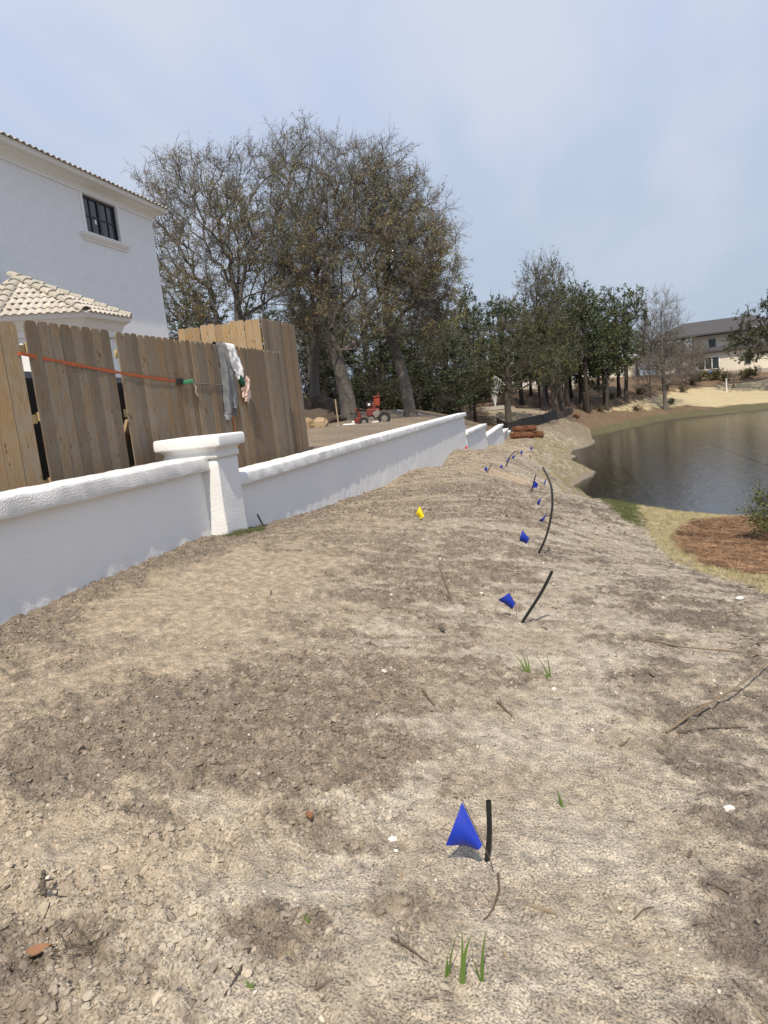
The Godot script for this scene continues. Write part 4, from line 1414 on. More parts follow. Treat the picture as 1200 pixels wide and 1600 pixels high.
func make_trees() -> void:
	var oak_bark := Color(0.235, 0.213, 0.19)
	var oak_leaf := [Color(0.185, 0.18, 0.065), Color(0.23, 0.185, 0.07), Color(0.25, 0.165, 0.068), Color(0.205, 0.195, 0.075), Color(0.145, 0.16, 0.06)]
	# ---- the great oaks behind the fence
	var oak := {"girth": 1.7, "balance": 0.36, "step": 0.9, "bark": oak_bark, "tip_r": 0.012, "twigs": 4, "twig_len": 0.75, "sub": 3, "leaves": 17, "leaf_size": 0.085, "bare_top": 12.5, "leaf_asp": 0.55, "leaf_cols": oak_leaf, "lift": 0.15, "clump": 2.2, "clump_f": 0.33}
	var at := on_ground(-11.65, -40.4, -0.15)
	var s := oak.duplicate()
	s.trunk = [V(0, 0, 0), V(0.05, 0.5, 0), V(0.02, 1.6, 0), V(-0.15, 2.8, 0.1), V(-0.25, 4.0, 0.2), V(-0.5, 5.4, 0.3), V(-0.4, 7.0, 0.1), V(-0.3, 9.0, 0)]
	s.first = 3
	s.root_r = 0.3
	s.n = 1500
	s.els = [[V(-0.8, 10.6, 0.3), V(4.2, 5.0, 4.2), 1.0], [V(3.1, 9.4, 0.6), V(3.6, 4.6, 3.6), 0.8], [V(-1.0, 14.6, 0), V(2.6, 2.2, 2.6), 0.3], [V(2.6, 13.2, 0), V(2.8, 2.2, 2.2), 0.3], [V(1.0, 6.0, 1.0), V(4.4, 2.0, 3.0), 0.3]]
	tree("oak_tree", at, s, "big oak with a thick forked grey trunk right of the fence")
	s = oak.duplicate()
	at = on_ground(-17.0, -37.5, -0.15)
	s.trunk = [V(0, 0, 0), V(0.05, 0.6, 0), V(0.1, 2.2, 0), V(0.3, 4.0, 0), V(0.5, 5.6, 0), V(0.6, 7.2, 0), V(0.4, 9.0, 0)]
	s.first = 3
	s.root_r = 0.3
	s.n = 1500
	s.els = [[V(-0.5, 9.8, 0.0), V(4.2, 5.2, 4.0), 1.0], [V(-3.4, 8.4, 0.6), V(3.0, 4.8, 3.2), 0.65], [V(2.8, 10.8, 0), V(3.0, 4.6, 3.0), 0.65], [V(-1.2, 13.2, 0), V(3.4, 2.4, 2.4), 0.4]]
	tree("oak_tree", at, s, "big spreading oak with bare upper twigs directly behind the white house")
	s = oak.duplicate()
	at = on_ground(-8.4, -42.6, -0.15)
	s.trunk = [V(0, 0, 0), V(-0.02, 0.6, 0), V(-0.15, 2.0, 0), V(-0.4, 3.6, 0), V(-0.75, 5.0, 0), V(-0.9, 6.6, 0), V(-0.6, 8.4, 0), V(-0.3, 10.0, 0)]
	s.first = 4
	s.root_r = 0.22
	s.n = 1150
	s.fill = 1.5
	s.els = [[V(1.2, 9.8, 0.4), V(2.9, 4.2, 3.0), 1.0], [V(-0.8, 11.5, 0), V(2.6, 4.0, 2.6), 0.6], [V(1.6, 6.6, 0.6), V(2.2, 2.4, 2.2), 0.4]]
	tree("oak_tree", at, s, "oak with a single leaning trunk and olive leaves right of the forked oak")
	s = oak.duplicate()
	at = on_ground(-14.6, -43.5, -0.15)
	s.bark = Color(0.27, 0.25, 0.225)
	s.trunk = [V(0, 0, 0), V(0.0, 1.5, 0), V(0.2, 3.4, 0), V(0.55, 5.2, 0), V(1.0, 6.8, 0.2), V(1.1, 9, 0.2)]
	s.first = 3
	s.root_r = 0.18
	s.n = 650
	s.els = [[V(0.6, 9.0, 0.0), V(2.6, 4.2, 2.6), 1.0], [V(1.6, 12.0, 0.0), V(2.0, 3.0, 2.0), 0.5]]
	tree("oak_tree", at, s, "pale-limbed slender oak between the two big oaks, above the tall fence")

	# ---- kinds that stand behind
	var pine_leaf := [Color(0.034, 0.055, 0.019), Color(0.048, 0.072, 0.024), Color(0.066, 0.084, 0.028)]
	var pine := {"balance": 0.12, "step": 1.0, "bark": Color(0.10, 0.075, 0.058), "tip_r": 0.014, "twigs": 3, "twig_len": 0.7, "sub": 1, "leaves": 15, "leaf_size": 0.27, "leaf_asp": 0.34, "leaf_cols": pine_leaf, "n": 190, "root_r": 0.17, "lift": 0.3, "clump": 1.2, "clump_f": 0.4, "bare_above": 4.0,
		"trunk": [V(0, 0, 0), V(0.05, 2, 0), V(0.0, 4, 0.05), V(-0.05, 6, 0), V(0.03, 8, 0), V(0, 10, 0.05), V(0, 12, 0), V(0.02, 13.4, 0)], "first": 3, "els": [[V(0, 9.8, 0), V(1.9, 3.9, 1.9), 1.0], [V(0.4, 7.4, 0), V(2.0, 1.7, 2.0), 0.3]]}
	var pine_a := tree("pine_tree", on_ground(-8.8, -81.5, -0.2), pine, "tall dark pine standing just right of the big oaks", "pines of the far wood")
	var p2 := pine.duplicate()
	p2.els = [[V(0, 7.6, 0), V(1.5, 5.8, 1.5), 1.0], [V(0.2, 3.6, 0), V(1.7, 2.2, 1.7), 0.4]]
	p2.first = 1
	p2.n = 210
	p2.root_r = 0.14
	var pine_b := tree("pine_tree", on_ground(-7.5, -70.5, -0.2), p2, "narrow pine leafy to its foot left of the fountain", "pines of the far wood")
	var ev := pine.duplicate()
	ev.leaf_cols = [Color(0.048, 0.070, 0.022), Color(0.072, 0.092, 0.030), Color(0.10, 0.11, 0.036)]
	ev.leaf_size = 0.19
	ev.leaf_asp = 0.6
	ev.leaves = 18
	ev.n = 300
	ev.bark = Color(0.13, 0.11, 0.095)
	ev.first = 2
	ev.trunk = [V(0, 0, 0), V(0.1, 1.6, 0), V(0.2, 3.0, 0), V(0.1, 4.6, 0), V(0, 6.4, 0), V(0, 8.5, 0)]
	ev.els = [[V(0, 6.4, 0), V(3.0, 3.6, 2.8), 1.0], [V(-1.2, 4.6, 0), V(2.6, 2.4, 2.4), 0.5], [V(1.3, 8.6, 0), V(1.7, 2.0, 1.7), 0.4]]
	ev.root_r = 0.22
	var ever := tree("evergreen_tree", on_ground(6.2, -89.8, -0.2), ev, "rounded evergreen tree at the right end of the wood, by the bank", "evergreens behind the pond")
	var dec := oak.duplicate()
	dec.leaf_cols = [Color(0.055, 0.07, 0.022), Color(0.075, 0.085, 0.026), Color(0.10, 0.09, 0.03)]
	dec.n = 330
	dec.leaves = 6
	dec.leaf_size = 0.17
	dec.tip_r = 0.014
	dec.root_r = 0.16
	dec.twigs = 3
	dec.sub = 2
	dec.bark = Color(0.20, 0.175, 0.15)
	dec.first = 2
	dec.trunk = [V(0, 0, 0), V(0.1, 2.0, 0), V(0.0, 4.2, 0), V(0.1, 6.4, 0), V(0, 8.4, 0)]
	dec.els = [[V(0, 8.4, 0), V(2.8, 4.6, 2.8), 1.0], [V(0.5, 11.5, 0), V(1.8, 2.2, 1.8), 0.4]]
	var half_bare := tree("slender_tree", on_ground(-10.5, -61.1, -0.2), dec, "slender half-bare tree right behind the leaning oak trunk", "thin trees of the far wood")
	var bush := {"balance": 0.2, "step": 0.5, "bark": Color(0.09, 0.075, 0.06), "tip_r": 0.012, "twigs": 4, "twig_len": 0.5, "sub": 1, "leaves": 11, "leaf_size": 0.15, "leaf_asp": 0.6, "leaf_cols": [Color(0.03, 0.042, 0.014), Color(0.048, 0.058, 0.02), Color(0.07, 0.062, 0.025)], "n": 130, "root_r": 0.06, "trunk": [V(0, 0, 0), V(0, 0.3, 0), V(0, 0.8, 0)], "first": 1, "els": [[V(0, 1.4, 0), V(1.7, 1.3, 1.7), 1.0]]}
	var br := build_tree(bush)
	var shrub := thing("dark_shrub", on_ground(-16.5, -52, -0.05), "dark leafy shrub under the trees at the edge of the yard", "shrub", "undergrowth of the wood")
	part("stem", br[0].mesh(), M.bark, shrub)
	part("foliage", br[1].mesh(), M.leaf, shrub)
	# the wood: [kind, x, z, height scale, width scale]
	var wood_label := "dark pine among the many pines of the shaded wood behind the oaks"
	var thin_label := "thin half-bare tree among the pines of the shaded wood behind the oaks"
	for q: Array in [
		[0, -19.3, -56.8, 0.72, 1.0], [1, -22.4, -71.6, 0.85, 1.2], [0, -17.2, -59.6, 0.8, 1.1], [1, -19.8, -77.5, 0.9, 1.2], [1, -13.0, -56.5, 0.66, 1.0], [0, -18.4, -86.0, 0.95, 1.2], [0, -10.8, -74.2, 0.88, 1.1], [1, -7.7, -60.5, 0.62, 0.85], [1, -6.4, -89.8, 0.98, 1.2], [0, -13.8, -66.0, 0.75, 1.0], [1, -16.0, -70.0, 0.8, 1.1], [1, -24.0, -60.0, 0.8, 1.2], [0, -28.0, -66.0, 0.9, 1.2], [0, -26.0, -52.0, 0.8, 1.2], [1, -31.0, -58.0, 0.85, 1.2], [0, -12.5, -88.0, 0.95, 1.2], [1, -15.5, -94.0, 1.0, 1.3], [1, -9.0, -97.0, 0.95, 1.2], [0, -24.5, -84.0, 0.95, 1.3], [1, -16.4, -55.0, 0.6, 1.1], [1, -10.4, -57.0, 0.55, 1.0], [1, -20.5, -61.0, 0.75, 1.2], [1, -12.0, -64.0, 0.7, 1.1], [1, -14.8, -74.0, 0.8, 1.2], [1, -9.4, -68.0, 0.72, 1.0], [1, -22.0, -55.5, 0.65, 1.2]]:
		copy(pine_a if q[0] == 0 else pine_b, "pine_tree", on_ground(q[1], q[2], -0.2), rng.randf() * TAU, Vector3(q[4], q[3], q[4]), wood_label, "pines of the far wood")
	for q: Array in [[-14.6, -58.0, 0.75, 0.9], [-8.6, -66.0, 0.7, 0.8], [-21.0, -64.0, 0.8, 1.0], [-11.8, -70.0, 0.8, 0.9], [-8.4, -77.0, 0.8, 0.8], [-17.8, -52.5, 0.7, 0.9]]:
		copy(half_bare, "slender_tree", on_ground(q[0], q[1], -0.2), rng.randf() * TAU, Vector3(q[3], q[2], q[3]), thin_label, "thin trees of the far wood")
	for q: Array in [[-18.6, -55, 1.5], [-13.4, -53.5, 1.1], [-11.0, -54.5, 1.0], [-16.2, -57.5, 1.6], [-12.6, -67, 1.6], [-9.8, -63, 1.2], [-20.5, -50, 1.2], [-23.5, -55, 1.6], [-12.0, -60, 1.2], [-9.2, -58.0, 0.9], [-15.0, -63, 1.5], [-18.0, -66, 1.6], [-11.5, -80, 1.6], [-8.0, -85, 1.5], [-14.5, -78, 1.7], [-20, -80, 1.9], [-27, -58, 1.8], [-17, -90, 2.0], [-5.5, -95, 1.8], [-10.5, -92, 1.8]]:
		copy(shrub, "dark_shrub", on_ground(q[0], q[1], -0.05), rng.randf() * TAU, Vector3(q[2], q[2], q[2]), "dark leafy shrub among the undergrowth of the wood behind the oaks", "undergrowth of the wood")
	# trees behind the fountain and the silt fence
	var ev_label := "tall evergreen in the dense clump behind the live oak and silt fence"
	for q: Array in [[1, -4.8, -79.9, 0.95, 1.1], [0, -0.7, -86.0, 1.05, 1.15], [1, 2.3, -93.0, 1.1, 1.3], [0, 3.8, -84.5, 1.06, 1.2], [0, 8.4, -97.6, 1.05, 1.25], [1, 6.2, -103.0, 1.0, 1.3], [0, 1.2, -98.0, 1.0, 1.2], [1, -2.6, -92.0, 0.95, 1.2]]:
		copy(pine_a if q[0] == 0 else pine_b, "pine_tree", on_ground(q[1], q[2], -0.2), rng.randf() * TAU, Vector3(q[4], q[3], q[4]), ev_label, "pines behind the live oak")
	for q: Array in [[1.6, -86.5, 1.38, 1.2, "tall rounded evergreen just left of the middle of the clump behind the silt fence"], [6.4, -92.5, 1.42, 1.25, "broad tall evergreen in the middle of the clump behind the silt fence"], [-3.4, -84.0, 1.25, 1.1, "rounded evergreen behind the left limbs of the live oak"], [3.4, -90.5, 1.2, 1.1, "rounded evergreen in the clump behind the silt fence, left of its neighbour by the bank"], [9.0, -95.5, 1.4, 1.1, "outermost tall evergreen of the wood, next to the bare tree"], [-1.2, -82.0, 0.95, 0.9, "rounded evergreen directly behind the live oak's crown"]]:
		copy(ever, "evergreen_tree", on_ground(q[0], q[1], -0.3), rng.randf() * TAU, Vector3(q[3], q[2], q[3]), q[4], "evergreens behind the pond")
	for q: Array in [[0.9, -79.0, 1.24, 0.95, "half-bare tree with feathery top rising above the live oak"], [-0.9, -76.5, 1.16, 0.9, "half-bare pale tree behind the left of the live oak"]]:
		copy(half_bare, "slender_tree", on_ground(q[0], q[1], -0.2), rng.randf() * TAU, Vector3(q[3], q[2], q[3]), q[4], "thin trees behind the live oak")
	# live oak at the silt fence, two stems and low limbs
	var lo := {"balance": 0.3, "step": 0.7, "bark": Color(0.17, 0.145, 0.12), "tip_r": 0.012, "twigs": 4, "twig_len": 0.6, "sub": 2, "leaves": 13, "leaf_size": 0.15, "leaf_asp": 0.55, "leaf_cols": [Color(0.055, 0.070, 0.022), Color(0.085, 0.095, 0.03), Color(0.12, 0.115, 0.038)], "n": 520, "root_r": 0.3, "clump": 1.6, "clump_f": 0.35,
		"trunk": [V(0, 0, 0), V(0.05, 0.5, 0), V(0.05, 1.4, 0), V(0.05, 2.6, 0), V(0.15, 3.6, 0), V(0.3, 4.6, 0), V(0.3, 6.0, 0)], "first": 3, "els": [[V(0.2, 6.6, 0), V(3.0, 3.4, 3.0), 1.0], [V(-1.8, 5.4, 0), V(2.2, 2.2, 2.2), 0.4], [V(3.4, 5.6, 0.4), V(2.4, 2.2, 2.2), 0.45], [V(1.2, 8.8, 0), V(2.2, 1.8, 2.0), 0.35]]}
	var live := tree("live_oak", on_ground(-4.15, -67.6, -0.2), lo, "live oak with dark twisted limbs inside the bend of the black silt fence")
	copy(live, "live_oak", on_ground(0.2, -74.5, -0.2), 2.2, Vector3(0.95, 1.08, 0.95), "live oak with a straight trunk standing behind the black silt fence")
	# bare cypress on the far bank
	var bare := {"balance": 0.16, "step": 0.7, "bark": Color(0.30, 0.27, 0.24), "tip_r": 0.014, "twigs": 5, "twig_len": 1.1, "sub": 3, "leaves": 0, "leaf_size": 0.1, "leaf_asp": 0.5, "leaf_cols": [Color.WHITE], "n": 460, "root_r": 0.24, "lift": 0.5, "trunk": [V(0, 0, 0), V(0, 1, 0), V(-0.05, 3, 0), V(-0.1, 5, 0), V(-0.1, 7, 0), V(-0.1, 9, 0), V(-0.05, 11, 0), V(0, 12.5, 0)], "first": 2, "els": [[V(0, 9.6, 0), V(3.2, 4.9, 2.8), 1.0], [V(0.4, 5.2, 0), V(4.8, 2.1, 3.6), 0.55]]}
	tree("bare_tree", on_ground(13.5, -94.6, -0.15), bare, "leafless grey tree alone on the far bank of the pond")
	# brushy bare thicket around it
	var th := {"balance": 0.2, "step": 0.5, "bark": Color(0.20, 0.165, 0.135), "tip_r": 0.013, "twigs": 5, "twig_len": 0.9, "sub": 3, "leaves": 2, "leaf_size": 0.13, "leaf_asp": 0.5, "leaf_cols": [Color(0.12, 0.10, 0.045), Color(0.09, 0.09, 0.035)], "n": 170, "root_r": 0.1, "trunk": [V(0, 0, 0), V(0, 0.5, 0), V(0, 1.4, 0)], "first": 1, "els": [[V(0, 3.2, 0), V(2.9, 2.9, 2.4), 1.0]]}
	var tr := build_tree(th)
	var brush := thing("twiggy_thicket", on_ground(18.2, -108, -0.1), "twiggy brown thicket right of the bare tree, before the far house", "bush", "brown thickets behind the bare tree")
	part("stem", tr[0].mesh(), M.bark, brush)
	part("foliage", tr[1].mesh(), M.leaf, brush)
	copy(brush, "twiggy_thicket", on_ground(13.0, -104, -0.1), 1.3, Vector3(0.9, 1.0, 0.9), "twiggy brown thicket directly behind the bare tree", "brown thickets behind the bare tree")
	copy(brush, "twiggy_thicket", on_ground(15.6, -116, -0.1), 2.6, Vector3(1.3, 1.45, 1.3), "largest twiggy thicket, up the slope behind the bare tree", "brown thickets behind the bare tree")
	copy(brush, "twiggy_thicket", on_ground(20.6, -117, -0.1), 4.0, Vector3(1.0, 1.0, 1.0), "twiggy brown thicket touching the left end of the far house", "brown thickets behind the bare tree")
	# live oak at the right edge
	var ro := lo.duplicate()
	ro.root_r = 0.4
	ro.n = 800
	ro.leaf_size = 0.2
	ro.leaves = 14
	ro.leaf_cols = [Color(0.028, 0.040, 0.015), Color(0.042, 0.052, 0.018), Color(0.06, 0.066, 0.022)]
	ro.els = [[V(0, 8.2, 0), V(5.0, 4.4, 4.6), 1.0], [V(-3.2, 6.6, 0), V(3.6, 2.6, 3.2), 0.5], [V(2.0, 11.4, 0), V(3.6, 2.8, 3.2), 0.6], [V(3.4, 6.6, 0), V(4.0, 2.8, 3.0), 0.4]]
	tree("live_oak", on_ground(28.6, -104.5, -0.2), ro, "wide dark live oak at the right edge, before the far house")
	# wood on the skyline behind the far house
	for q: Array in [[14.5, -131, 0.85], [22, -140, 0.75], [32, -146, 0.8], [41, -148, 0.85], [9, -128, 0.9]]:
		copy(ever, "evergreen_tree", on_ground(q[0], q[1], -0.3), rng.randf() * TAU, Vector3(1.3, q[2], 1.3), "evergreen on the skyline behind the far house", "skyline trees")
	print("trees ms ", Time.get_ticks_msec())

# ---------------------------------------------------------------- houses across the pond
func far_window(parent: Node, o: Vector3, right: Vector3, w: float, h: float, n: int, frame: Material) -> void:
	var out := right.cross(Vector3.UP)
	if out.z < 0.0: out = -out
	var bs := Basis(right, Vector3.UP, out)
	var wn := Node3D.new()
	wn.name = "window"
	parent.add_child(wn, true)
	wn.transform = Transform3D(bs, o)
	for i in n:
		var c := (i - (n - 1) * 0.5) * (w / n)
		box_part("pane", Vector3(c - w / n * 0.5 + 0.06, -h / 2 + 0.06, 0.012), Vector3(c + w / n * 0.5 - 0.06, h / 2 - 0.06, 0.03), M.glass, wn)
	var f := B.new()
	for s: float in [-1.0, 1.0]: f.box(Vector3(0, s * (h / 2 - 0.01), 0.03), Vector3(w + 0.1, 0.12, 0.07))
	for i in n + 1: f.box(Vector3((i - n * 0.5) * (w / n), 0, 0.028), Vector3(0.12, h - 0.15, 0.06))
	part("frame", f.mesh(), frame, wn)
func hip_roof(a: Vector3, sx: float, sz: float, rise: float, inset: float) -> ArrayMesh:   # centre of eave level, half sizes
	var b := B.new()
	var c := [a + V(-sx, 0, sz), a + V(sx, 0, sz), a + V(sx, 0, -sz), a + V(-sx, 0, -sz)]
	var r0 := a + V(-sx + inset, rise, 0)
	var r1 := a + V(sx - inset, rise, 0)
	b.quad_out(c[0], c[1], r1, r0, Vector3(0, 1, 1))
	b.quad_out(c[3], c[2], r1, r0, Vector3(0, 1, -1))
	b.tri_out(c[0], c[3], r0, Vector3(-1, 1, 0))
	b.tri_out(c[1], c[2], r1, Vector3(1, 1, 0))
	for i in 4: b.quad_out(c[i], c[(i + 1) % 4], c[(i + 1) % 4] - V(0, 0.25, 0), c[i] - V(0, 0.25, 0), (c[i] + c[(i + 1) % 4]) * 0.5 - a)
	b.quad_out(c[0] - V(0, 0.25, 0), c[1] - V(0, 0.25, 0), c[2] - V(0, 0.25, 0), c[3] - V(0, 0.25, 0), Vector3.DOWN)
	return b.mesh()
func make_far_houses() -> void:
	var cream := mat(Color(0.66, 0.60, 0.50), 0.85)
	var grey_roof := tri_map(mat(Color(0.085, 0.08, 0.085), 0.8), 0.8, tex(gray_image(0.02, 81, 256, 0.75, 1.0)), null, 0.0)
	var stone := mat(Color(0.20, 0.20, 0.20), 0.9)
	# two-storey house right of the bare tree
	var g := ground_y(26, -125)
	var t := thing("far_house", V(27.5, g, -127), "cream two-storey house with grey hip roofs on the rise across the pond", "house")
	t.rotation.y = -0.22
	box_part("lower_wall", V(-6.2, -0.6, -4), V(7.5, 3.0, 3.2), cream, t)
	box_part("side_wing", V(-10.5, -0.6, -4.5), V(-6.25, 5.4, 1.0), cream, t)
	box_part("upper_wall", V(-4.8, 3.02, -4), V(6.5, 5.75, 1.4), cream, t)
	part("roof", hip_roof(V(-1.0, 6.1, -1.4), 10.2, 4.2, 2.2, 5.2), grey_roof, t)
	part("lower_roof", hip_roof(V(0.6, 3.3, 1.6), 7.4, 2.3, 0.55, 2.4), grey_roof, t)
	far_window(t, V(-2.4, 1.35, 3.21), Vector3.RIGHT, 3.1, 1.9, 3, M.white_plastic)
	far_window(t, V(-1.8, 4.35, 1.41), Vector3.RIGHT, 0.95, 1.6, 1, stone)
	far_window(t, V(-8.2, 4.0, 1.01), Vector3.RIGHT, 1.5, 1.5, 2, stone)
	far_window(t, V(3.2, 1.4, 3.21), Vector3.RIGHT, 0.8, 1.6, 1, stone)
	box_part("chimney_breast", V(-5.3, -0.5, 3.21), V(-4.4, 3.0, 3.5), stone, t)
	box_part("terrace", V(-6.0, -0.9, 3.22), V(9.0, -0.25, 7.5), M.concrete, t)
	var pc := B.new()
	pc.box(Vector3.ZERO, V(3.6, 0.35, 1.6), Basis.IDENTITY, 0.12)
	solo("pool_cover", pc.mesh(), mat(Color(0.02, 0.06, 0.30), 0.5), "low blue pool cover on the terrace of the far cream house", "pool cover", "", t.position + V(-4.3, -0.05, 7.0))
	# pale low house glimpsed between the trunks
	var t2 := thing("pale_house", on_ground(-7.5, -104, -0.2), "pale low house with white posts glimpsed between the trunks behind the fountain", "house")
	box_part("wall", V(-5, -0.5, -3), V(10.5, 2.9, 2), mat(Color(0.55, 0.52, 0.46), 0.9), t2)
	part("roof", hip_roof(V(2.75, 3.15, -0.5), 8.4, 3.2, 1.7, 3.4), mat(Color(0.30, 0.30, 0.30), 0.9), t2)
	for x: float in [-4.5, -1.5, 1.5, 4.5, 7.5, 10.0]: box_part("post", V(x - 0.12, -0.4, 2.5), V(x + 0.12, 2.9, 2.74), M.white_plastic, t2)
	for x: float in [-3.0, 0.0, 3.0, 6.0, 8.8]: far_window(t2, V(x, 1.3, 2.01), Vector3.RIGHT, 1.3, 1.5, 2, M.white_plastic)
	var t3 := thing("pale_house", on_ground(9.0, -119, -0.2), "small pale house with a grey roof showing through the evergreens", "house")
	box_part("wall", V(-5, -0.5, -3), V(3.5, 2.7, 2), cream, t3)
	part("roof", hip_roof(V(-0.75, 2.95, -0.5), 5.0, 3.2, 1.5, 2.4), mat(Color(0.30, 0.31, 0.32), 0.9), t3)
	for x: float in [-3.4, -0.8, 1.9]: far_window(t3, V(x, 1.2, 2.01), Vector3.RIGHT, 1.0, 1.4, 2, M.white_plastic)
	# small pale tree and white post on the mulch slope
	var cm := {"balance": 0.25, "step": 0.4, "bark": Color(0.46, 0.40, 0.33), "tip_r": 0.018, "twigs": 1, "twig_len": 0.5, "sub": 1, "leaves": 0, "leaf_size": 0.1, "leaf_asp": 0.5, "leaf_cols": [Color.WHITE], "n": 22, "root_r": 0.12, "trunk": [V(0, 0, 0), V(0.02, 0.5, 0), V(0.05, 1.0, 0)], "first": 1, "els": [[V(0.1, 1.9, 0), V(1.1, 0.5, 0.8), 1.0]]}
	tree("pollarded_tree", on_ground(24.2, -107.5, -0.1), cm, "small pale pruned tree beside the white post on the far slope")
	var ps := B.new()
	ps.box(V(0, 0.85, 0), V(0.16, 1.7, 0.16), Basis.IDENTITY, 0.02)
	ps.box(V(0, 1.72, 0), V(0.3, 0.1, 0.3), Basis.IDENTITY, 0.02)
	solo("white_post", ps.mesh(), M.white_plastic, "white post beside the small pruned tree on the far slope", "post", "", on_ground(22.9, -105.5, -0.05))
	# low shrubs on the far slope
	var lb := {"balance": 0.2, "step": 0.3, "bark": Color(0.12, 0.10, 0.07), "tip_r": 0.012, "twigs": 4, "twig_len": 0.4, "sub": 1, "leaves": 9, "leaf_size": 0.13, "leaf_asp": 0.6, "leaf_cols": [Color(0.07, 0.08, 0.022), Color(0.11, 0.105, 0.03), Color(0.09, 0.07, 0.03)], "n": 45, "root_r": 0.04, "trunk": [V(0, 0, 0), V(0, 0.1, 0), V(0, 0.3, 0)], "first": 0, "els": [[V(0, 0.55, 0), V(0.8, 0.5, 0.8), 1.0]]}
	var r := build_tree(lb)
	var sh := thing("low_shrub", on_ground(19.6, -110, 0), "small green shrub on the mulch below the far house", "shrub", "low shrubs on the far slope")
	part("stem", r[0].mesh(), M.bark, sh)
	part("foliage", r[1].mesh(), M.leaf, sh)
	for q: Array in [[20.6, -113, 1.5], [22.8, -113.5, 1.6], [24.6, -112.5, 1.3], [27, -113.5, 1.4], [29, -115.5, 1.3], [15.0, -105, 0.9], [17.2, -104.5, 0.8], [11.5, -101, 0.9], [7.2, -96, 0.8], [10.0, -92.5, 0.7], [14.6, -97.8, 0.7], [5.4, -88.6, 0.7], [3.6, -86.6, 0.8], [6.4, -90.4, 0.7], [21, -121, 1.3], [4.2, -99, 0.9]]:
		copy(sh, "low_shrub", on_ground(q[0], q[1], 0), rng.randf() * TAU, Vector3.ONE * q[2], "one of the low shrubs dotted over the mulch of the far slope", "low shrubs on the far slope")
	# fountain
	var f := thing("fountain", on_ground(-6.0, -77.8, 0), "fan-shaped white water jets of a fountain among the trunks", "fountain")
	var fm := mat(Color(0.85, 0.87, 0.88), 0.3)
	fm.transparency = BaseMaterial3D.TRANSPARENCY_ALPHA
	fm.albedo_color.a = 0.3
	for k in 17:
		var a := (k - 8) / 8.0
		var pth := PackedVector3Array()
		var rd := PackedFloat32Array()
		var vx := a * 0.95 + rng.randf_range(-0.06, 0.06)
		var vz := rng.randf_range(-0.5, 0.5)
		var hh := 3.4 - 1.0 * a * a
		for i in 9:
			var u := i / 8.0 * 1.25
			pth.push_back(V(vx * u, 0.1 + hh * (1.0 - (1.0 - u) * (1.0 - u)), vz * u))
			rd.push_back(0.016 + 0.028 * u)
		var jb := B.new()
		jb.tube(pth, rd, 6, false)
		part("jet", jb.mesh(), fm, f)
	var bs := B.new()
	bs.lathe([Vector2(1.6, -0.1), Vector2(1.6, 0.25), Vector2(1.35, 0.25), Vector2(1.35, 0.1), Vector2(0, 0.1)], Vector3.ZERO, 20)
	part("basin", bs.mesh(), M.concrete, f)

